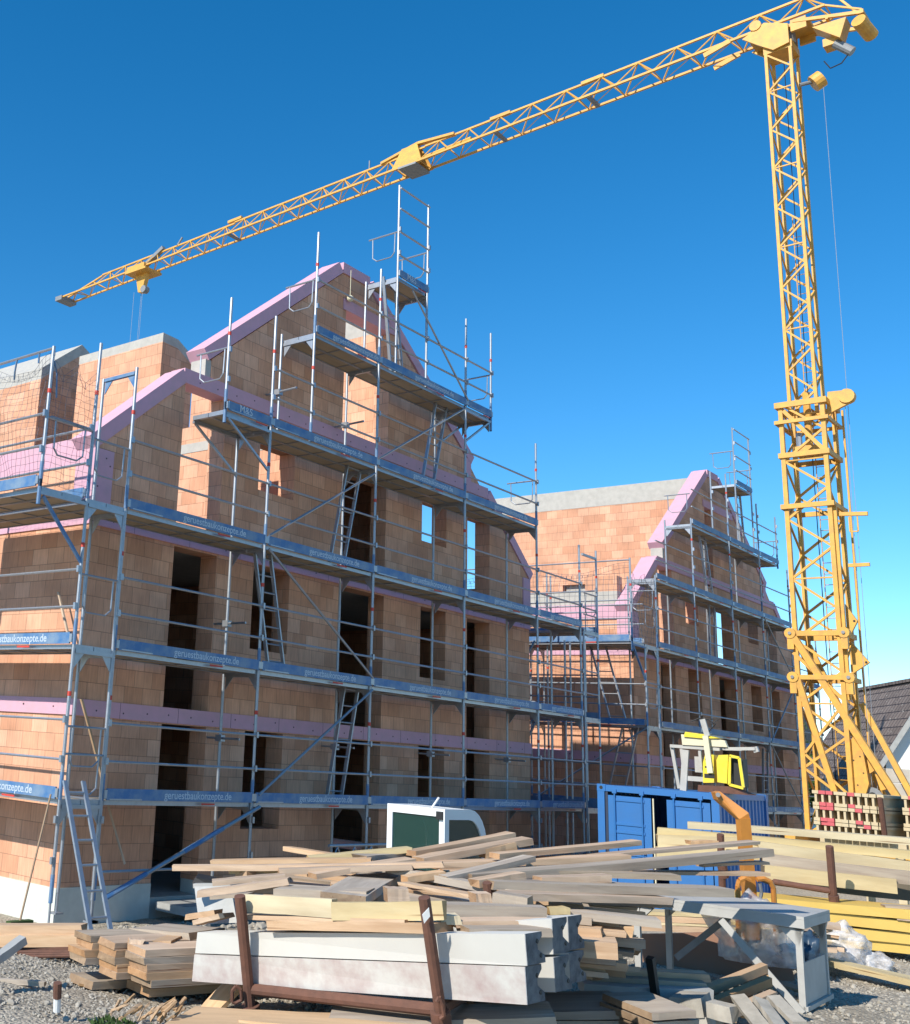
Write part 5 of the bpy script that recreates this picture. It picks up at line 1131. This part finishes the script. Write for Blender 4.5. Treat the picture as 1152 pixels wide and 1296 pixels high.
# under and behind the table
brd('steel_plate', 'steel plate', 'large rust-stained steel plate leaning behind the steel table', (812, 1213, 9.9), (1000, 1208, 9.4), .03, .40, 'steelplate')
GB = 'timbers lying under the steel table'
brd('timber', 'timber', 'sunlit timber lying on two others just left of the grey pallet', (748, 1228, 7.7), (894, 1236, 7.6), .14, .05, 'pine', GB)
brd('timber', 'timber', 'thin timber under the sunlit one left of the grey pallet', (744, 1236, 7.6), (890, 1245, 7.5), .16, .03, 'pine_grey', GB)
brd('timber', 'timber', 'bluish grey beam in the shade under the sunlit timber', (735, 1248, 7.5), (898, 1256, 7.4), .2, .06, 'table_grey', GB)
b = MB(); b.bar(at(823, 1212, 7.3), at(830, 1262, 7.3), .045, .045, 'black', (0, 1, 0)); o = b.build('rack_post'); tag(o, 'short black post before the sunlit timber under the table', 'post')
for i in range(4):
    brd('pallet_board', 'board', ('lowest', 'second', 'third', 'top')[i]+' golden board of the pile seen beneath the table top', (800+i*3, 1172-i*6, 10.4), (922, 1176-i*6, 10.0), .3, (.05, .03, .05, .03)[i], 'pine_yellow' if i % 2 else 'pine', 'golden boards behind the table')
pal = thing('pallet', 'grey weathered pallet tilted up beneath the table brace', 'pallet', tuple(at(930, 1262, 7.9)))
po = Matrix.Translation(-Vector(pal.location)); A0, A1, A2 = at(893, 1262, 7.7), at(968, 1232, 8.0), at(985, 1285, 7.4)
u, v = (A1-A0), (A2-A1)*.75
for k in range(7):
    b = MB(); q = A0+u*(k/6); b.bar(q, q+v, .038, .018, 'stick', u.cross(v)); o = b.build('slat', pal); o.data.transform(po)
for k in (0.05, .5, .95):
    b = MB(); q = A0+v*k-u.cross(v).normalized()*.05; b.bar(q, q+u, .05, .06, 'stick', u.cross(v)); o = b.build('bearer', pal); o.data.transform(po)
GW = 'weathered jagged planks at the bottom right'
for i, (a, c) in enumerate((((934, 1262, 7.0), (968, 1304, 6.6)), ((962, 1266, 7.0), (992, 1306, 6.6)), ((978, 1262, 7.1), (1012, 1296, 6.8)))):
    brd('weathered_plank', 'plank', ('left', 'middle', 'right')[i]+' of the jagged weathered planks sloping under the table\'s front leg', a, c, .085, .03, 'stone', GW, (.3, -.2, .1)[i])
brd('stone_slab', 'slab', 'pale broken slab beside the pallet at the bottom of the picture', (898, 1276, 7.0), (930, 1284, 6.9), .14, .09, 'stone')
for i in range(5):
    brd('board', 'board', ('bottom', 'second', 'third', 'fourth', 'top')[i]+' sunlit grey board of the small stack under the dark gap', (793, 1318-i*11, 6.55), (848, 1315-i*11, 6.6+.02*(i % 2)), .5, .038, 'pine_grey', 'small grey board stack at the bottom')
for i in range(4):
    brd('board', 'board', ('bottom', 'second', 'third', 'top')[i]+' board of the shaded stack below the white beams\' right ends', (600, 1312-i*13, 6.9), (790, 1310-i*13, 6.9), .55, .045, 'pine_grey', 'shaded stack beneath the white beams')
brd('block', 'wood block', 'shaded block pile right of the small grey stack, upper', (856, 1270, 7.2), (896, 1272, 7.1), .3, .11, 'stone', 'shaded blocks at the bottom'); brd('block', 'wood block', 'shaded block pile right of the small grey stack, lower', (852, 1292, 7.2), (900, 1294, 7.1), .35, .11, 'stone', 'shaded blocks at the bottom')
def crumple(name, label, c, sx_, sy_, sz_, m, seed, cat):
    g = random.Random(seed); bm = bmesh.new(); bmesh.ops.create_icosphere(bm, subdivisions=4, radius=1)
    from mathutils import noise
    for v_ in bm.verts:
        n_ = noise.noise(v_.co*1.7+Vector((seed, 0, 0)))*.5+abs(noise.noise(v_.co*3.1+Vector((0, seed, 0))))*.45+abs(noise.noise(v_.co*7))*.10
        v_.co *= 1+n_; v_.co.x *= sx_; v_.co.y *= sy_; v_.co.z = max(v_.co.z*sz_, -sz_*.55)
    me = bpy.data.meshes.new(name); bm.to_mesh(me); bm.free(); me.polygons.foreach_set('use_smooth', [True]*len(me.polygons)); me.materials.append(MATS[m])
    o = bpy.data.objects.new(name, me); COL.objects.link(o); o.location = c; tag(o, label, cat); return o
crumple('plastic_sheet', 'crumpled clear plastic sheet hanging over the rusty plate behind the table', at(955, 1192, 9.2), .30, .26, .27, 'plastic', 3, 'plastic sheet')
crumple('plastic_bag', 'clear plastic bag lying by the yellow panels right of the table', at(1066, 1205, 10.4), .24, .2, .2, 'plastic', 7, 'plastic bag')
crumple('plastic_bag', 'smaller clear plastic bag on the ground at the far right', at(1106, 1224, 10.3), .2, .14, .1, 'plastic', 12, 'plastic bag')
crumple('refuse_bag', 'dark blue refuse bag seen through the end of the table', at(1021, 1205, 9.8), .12, .12, .15, 'bag', 5, 'bag')
g = random.Random(77)
for i in range(14):
    c = at(g.uniform(985, 1030), g.uniform(1165, 1200), g.uniform(9.8, 10.3)); v = (a0+n0*g.uniform(-.6, .6)).normalized()
    board('offcut', 'offcut', 'short wood offcut in the pile seen through the table end', c-v*.25, c+v*.25, .08, .04, 'pine', 'offcuts behind the table', g.uniform(-.4, .4))

# ------------------------------------------------------------------ background houses and greenery
def px_of(p): d = Vector(p)-CAM; k = d.dot(fw); return PX+F*d.dot(rt)/k
apx = at(1185, 857, 38); fr_ = at(1083, 875, 38*1.203); rd = fr_-apx; rd.z = 0; RL = rd.length; rd.normalize(); pd = Vector((-rd.y, rd.x, 0))
if (pd.dot(rt)) > 0: pd = -pd
ez = 2.2+.0195*38; best = min((abs(px_of(apx+pd*s_+Vector((0, 0, ez-apx.z)))-1112), s_) for s_ in [k*.1 for k in range(10, 120)])[1]
fh = thing('house', 'white house with weathered brown tiled roof beyond the crane', 'house', (apx.x, apx.y, -.3))
hm = Matrix((pd, rd, Vector((0, 0, 1)))).transposed().to_4x4(); hm.translation = (apx.x, apx.y, -.3); fh.matrix_world = hm
Hh = apx.z+.3; he = ez+.3; sp0 = best
b = MB(); w_ = sp0-.35; zz_ = he+(Hh-he)*.35/sp0
b.prism([(w_, .3, 0), (-w_, .3, 0), (-w_, .3, zz_-.1), (0, .3, Hh-.12), (w_, .3, zz_-.1)], (0, RL-.6, 0), 'render'); b.build('wall', fh)
def roofm(sgn):
    L = math.hypot(sp0+.3, (Hh-he)*(sp0+.3)/sp0); b = MB(); b.box(0, RL, 0, L, -.12, 0, 'roof_tiles'); me = b.mesh('roof')
    o = bpy.data.objects.new('roof', me); COL.objects.link(o); o.parent = fh
    yv = Vector((sgn*(sp0+.3), 0, -(Hh-he)*(sp0+.3)/sp0)).normalized(); xv = Vector((0, 1, 0)); zv = xv.cross(yv)
    if zv.z < 0: xv = -xv; zv = xv.cross(yv)
    mm = Matrix((xv, yv, zv)).transposed().to_4x4(); mm.translation = (0, 0 if xv.y > 0 else RL, Hh+.02*(sgn > 0)); o.matrix_local = mm
    b = MB(); b.bar((0, -.02, Hh-.09), (sgn*(sp0+.3), -.02, Hh-.09-(Hh-he)*(sp0+.3)/sp0), .05, .15, 'table_grey', (0, 0, 1)); b.build('verge_board', fh)
roofm(1); roofm(-1)
b = MB(); 
for k in range(int(RL/.35)): b.box(-.12, .12, k*.35, k*.35+.33, Hh-.02, Hh+.09, 'roof_tiles')
b.build('ridge_tiles', fh)
b = MB(); b.box(-.5, .5, .26, .31, 3.2, 4.4, 'white'); b.box(-.42, .42, .245, .262, 3.28, 4.32, 'glass'); b.build('window', fh)
fb = thing('house', 'distant pale house with dark roof glimpsed behind the crane mast', 'house', tuple(at(1015, 960, 70)))
fb.location.z = -.5
b = MB(); b.box(-5, 4, 0, 7, 0, 3.4, 'render'); b.build('wall', fb)
b = MB(); b.prism([(-5.4, -.4, 3.3), (4.4, -.4, 3.3), (-.5, -.4, 7.2)], (0, 8, 0), 'roof_tiles'); b.build('roof', fb)
for x in (-3.5, -.8, 2):
    b = MB(); b.box(x, x+1.1, -.03, .02, 1.0, 2.3, 'glass'); b.build('window', fb)
def tree(loc, h, r, seed, label):
    g = random.Random(seed); t = thing('tree', label, 'tree', loc); b = MB()
    b.tube((0, 0, -.2), (0, 0, h*.45), .14, 'bark', 8, .08); ends_ = []
    for k in range(11):
        a = g.uniform(0, 6.28); e = Vector((math.cos(a)*r*g.uniform(.35, .9), math.sin(a)*r*g.uniform(.35, .9), h*g.uniform(.45, .95))); b.tube((0, 0, h*g.uniform(.25, .42)), e, .06, 'bark', 5, .015); ends_.append(e)
    b.build('trunk', t); b = MB()
    for e in ends_:
        for _ in range(520):
            d = Vector((g.gauss(0, 1), g.gauss(0, 1), g.gauss(0, .8))); d = d.normalized()*abs(g.gauss(0, .36))*r; q = e+d; L = g.uniform(.06, .13)
            n1 = Vector((g.uniform(-1, 1), g.uniform(-1, 1), g.uniform(-1, 1))).normalized(); n2 = n1.cross(Vector((g.uniform(-1, 1), g.uniform(-1, 1), g.uniform(-1, 1)))).normalized()
            b.add([q-n1*L, q+n2*L*.5, q+n1*L, q-n2*L*.5], [(0, 1, 2, 3)], 'green')
    b.build('crown', t); return t
p = at(1012, 1010, 47); tree((p.x, p.y, -.3), 3.4, 1.5, 1, 'small green tree between the farther house and the crane')
p = at(1052, 1000, 52); tree((p.x, p.y, -.3), 4.2, 2.2, 2, 'bushier green tree seen through the crane base')

lb = thing('hanging_ball', 'pale ball hanging on a cord from the gable peak of the nearest house', 'ball', (16.75, 12.5, 10.9))
b = MB(); b.tube((0, 0, 0), (0, 0, .6), .008, 'cream', 5); b.build('cord', lb)
b = MB(); bm = bmesh.new(); bmesh.ops.create_icosphere(bm, subdivisions=2, radius=.07); me = bpy.data.meshes.new('ball'); bm.to_mesh(me); bm.free(); me.materials.append(MATS['cream']); place(me, 'ball', (0, 0, 0), lb)

g = random.Random(55)
for i in range(26):
    x, y = g.choice(((g.uniform(4.6, 6.2), g.uniform(5.4, 7.6)), (g.uniform(8.2, 11.5), g.uniform(8.8, 11.0)), (g.uniform(9.5, 11.5), g.uniform(3.2, 4.6)))); z = gh(x, y)+.02; a = g.uniform(0, 3.14); L = g.uniform(.05, .22)
    v = Vector((math.cos(a), math.sin(a), g.uniform(-.1, .1)))*L
    board('offcut', 'offcut', 'small wood offcut lying on bare gravel', Vector((x, y, z))-v, Vector((x, y, z))+v, g.uniform(.02, .07), g.uniform(.01, .03), g.choice(('pine', 'pine_grey', 'stick')), 'offcuts strewn on the gravel', g.uniform(-.3, .3))

# further standards, rails and braces of the scaffold in the gap
for px, Yd, t in ((694, 13.9, 7.2), (699, 14.1, 7.2), (716, 13.0, 5.3), (723, 13.1, 5.3), (742, 12.4, 5.3)):
    q = oy(px, 900, Yd); Cc.post(-(q.y-13.6), gz+.1, t, q.x-25.75, c=True, bl=(px < 700))
for z in (1.9, 2.4, 3.9, 4.4, 5.85): Cc.P(rail_mesh(.72), 'guard_rail', (1.9, -.72, z), (0, 0, R(90))); Cc.P(rail_mesh(.72), 'guard_rail', (0, -.72, z), (0, 0, R(90)))
for z0 in (1.4, 3.4): Cc.diag(-3.0, z0+1.9, -.1, z0, .03)
for z in (1.9, 2.4, 3.9, 4.4): D.P(rail_mesh(.73), 'guard_rail', (0, 0, z), (0, 0, R(90)))
D.ladder(-1.2, 1.4, .5, 1.95, .2); D.ladder(-1.0, 3.4, -.5, 1.95, .2); D.diag(-6.1, 3.4, -3.1, 5.3); D.diag(-3.0, 1.4, 0, 3.3)
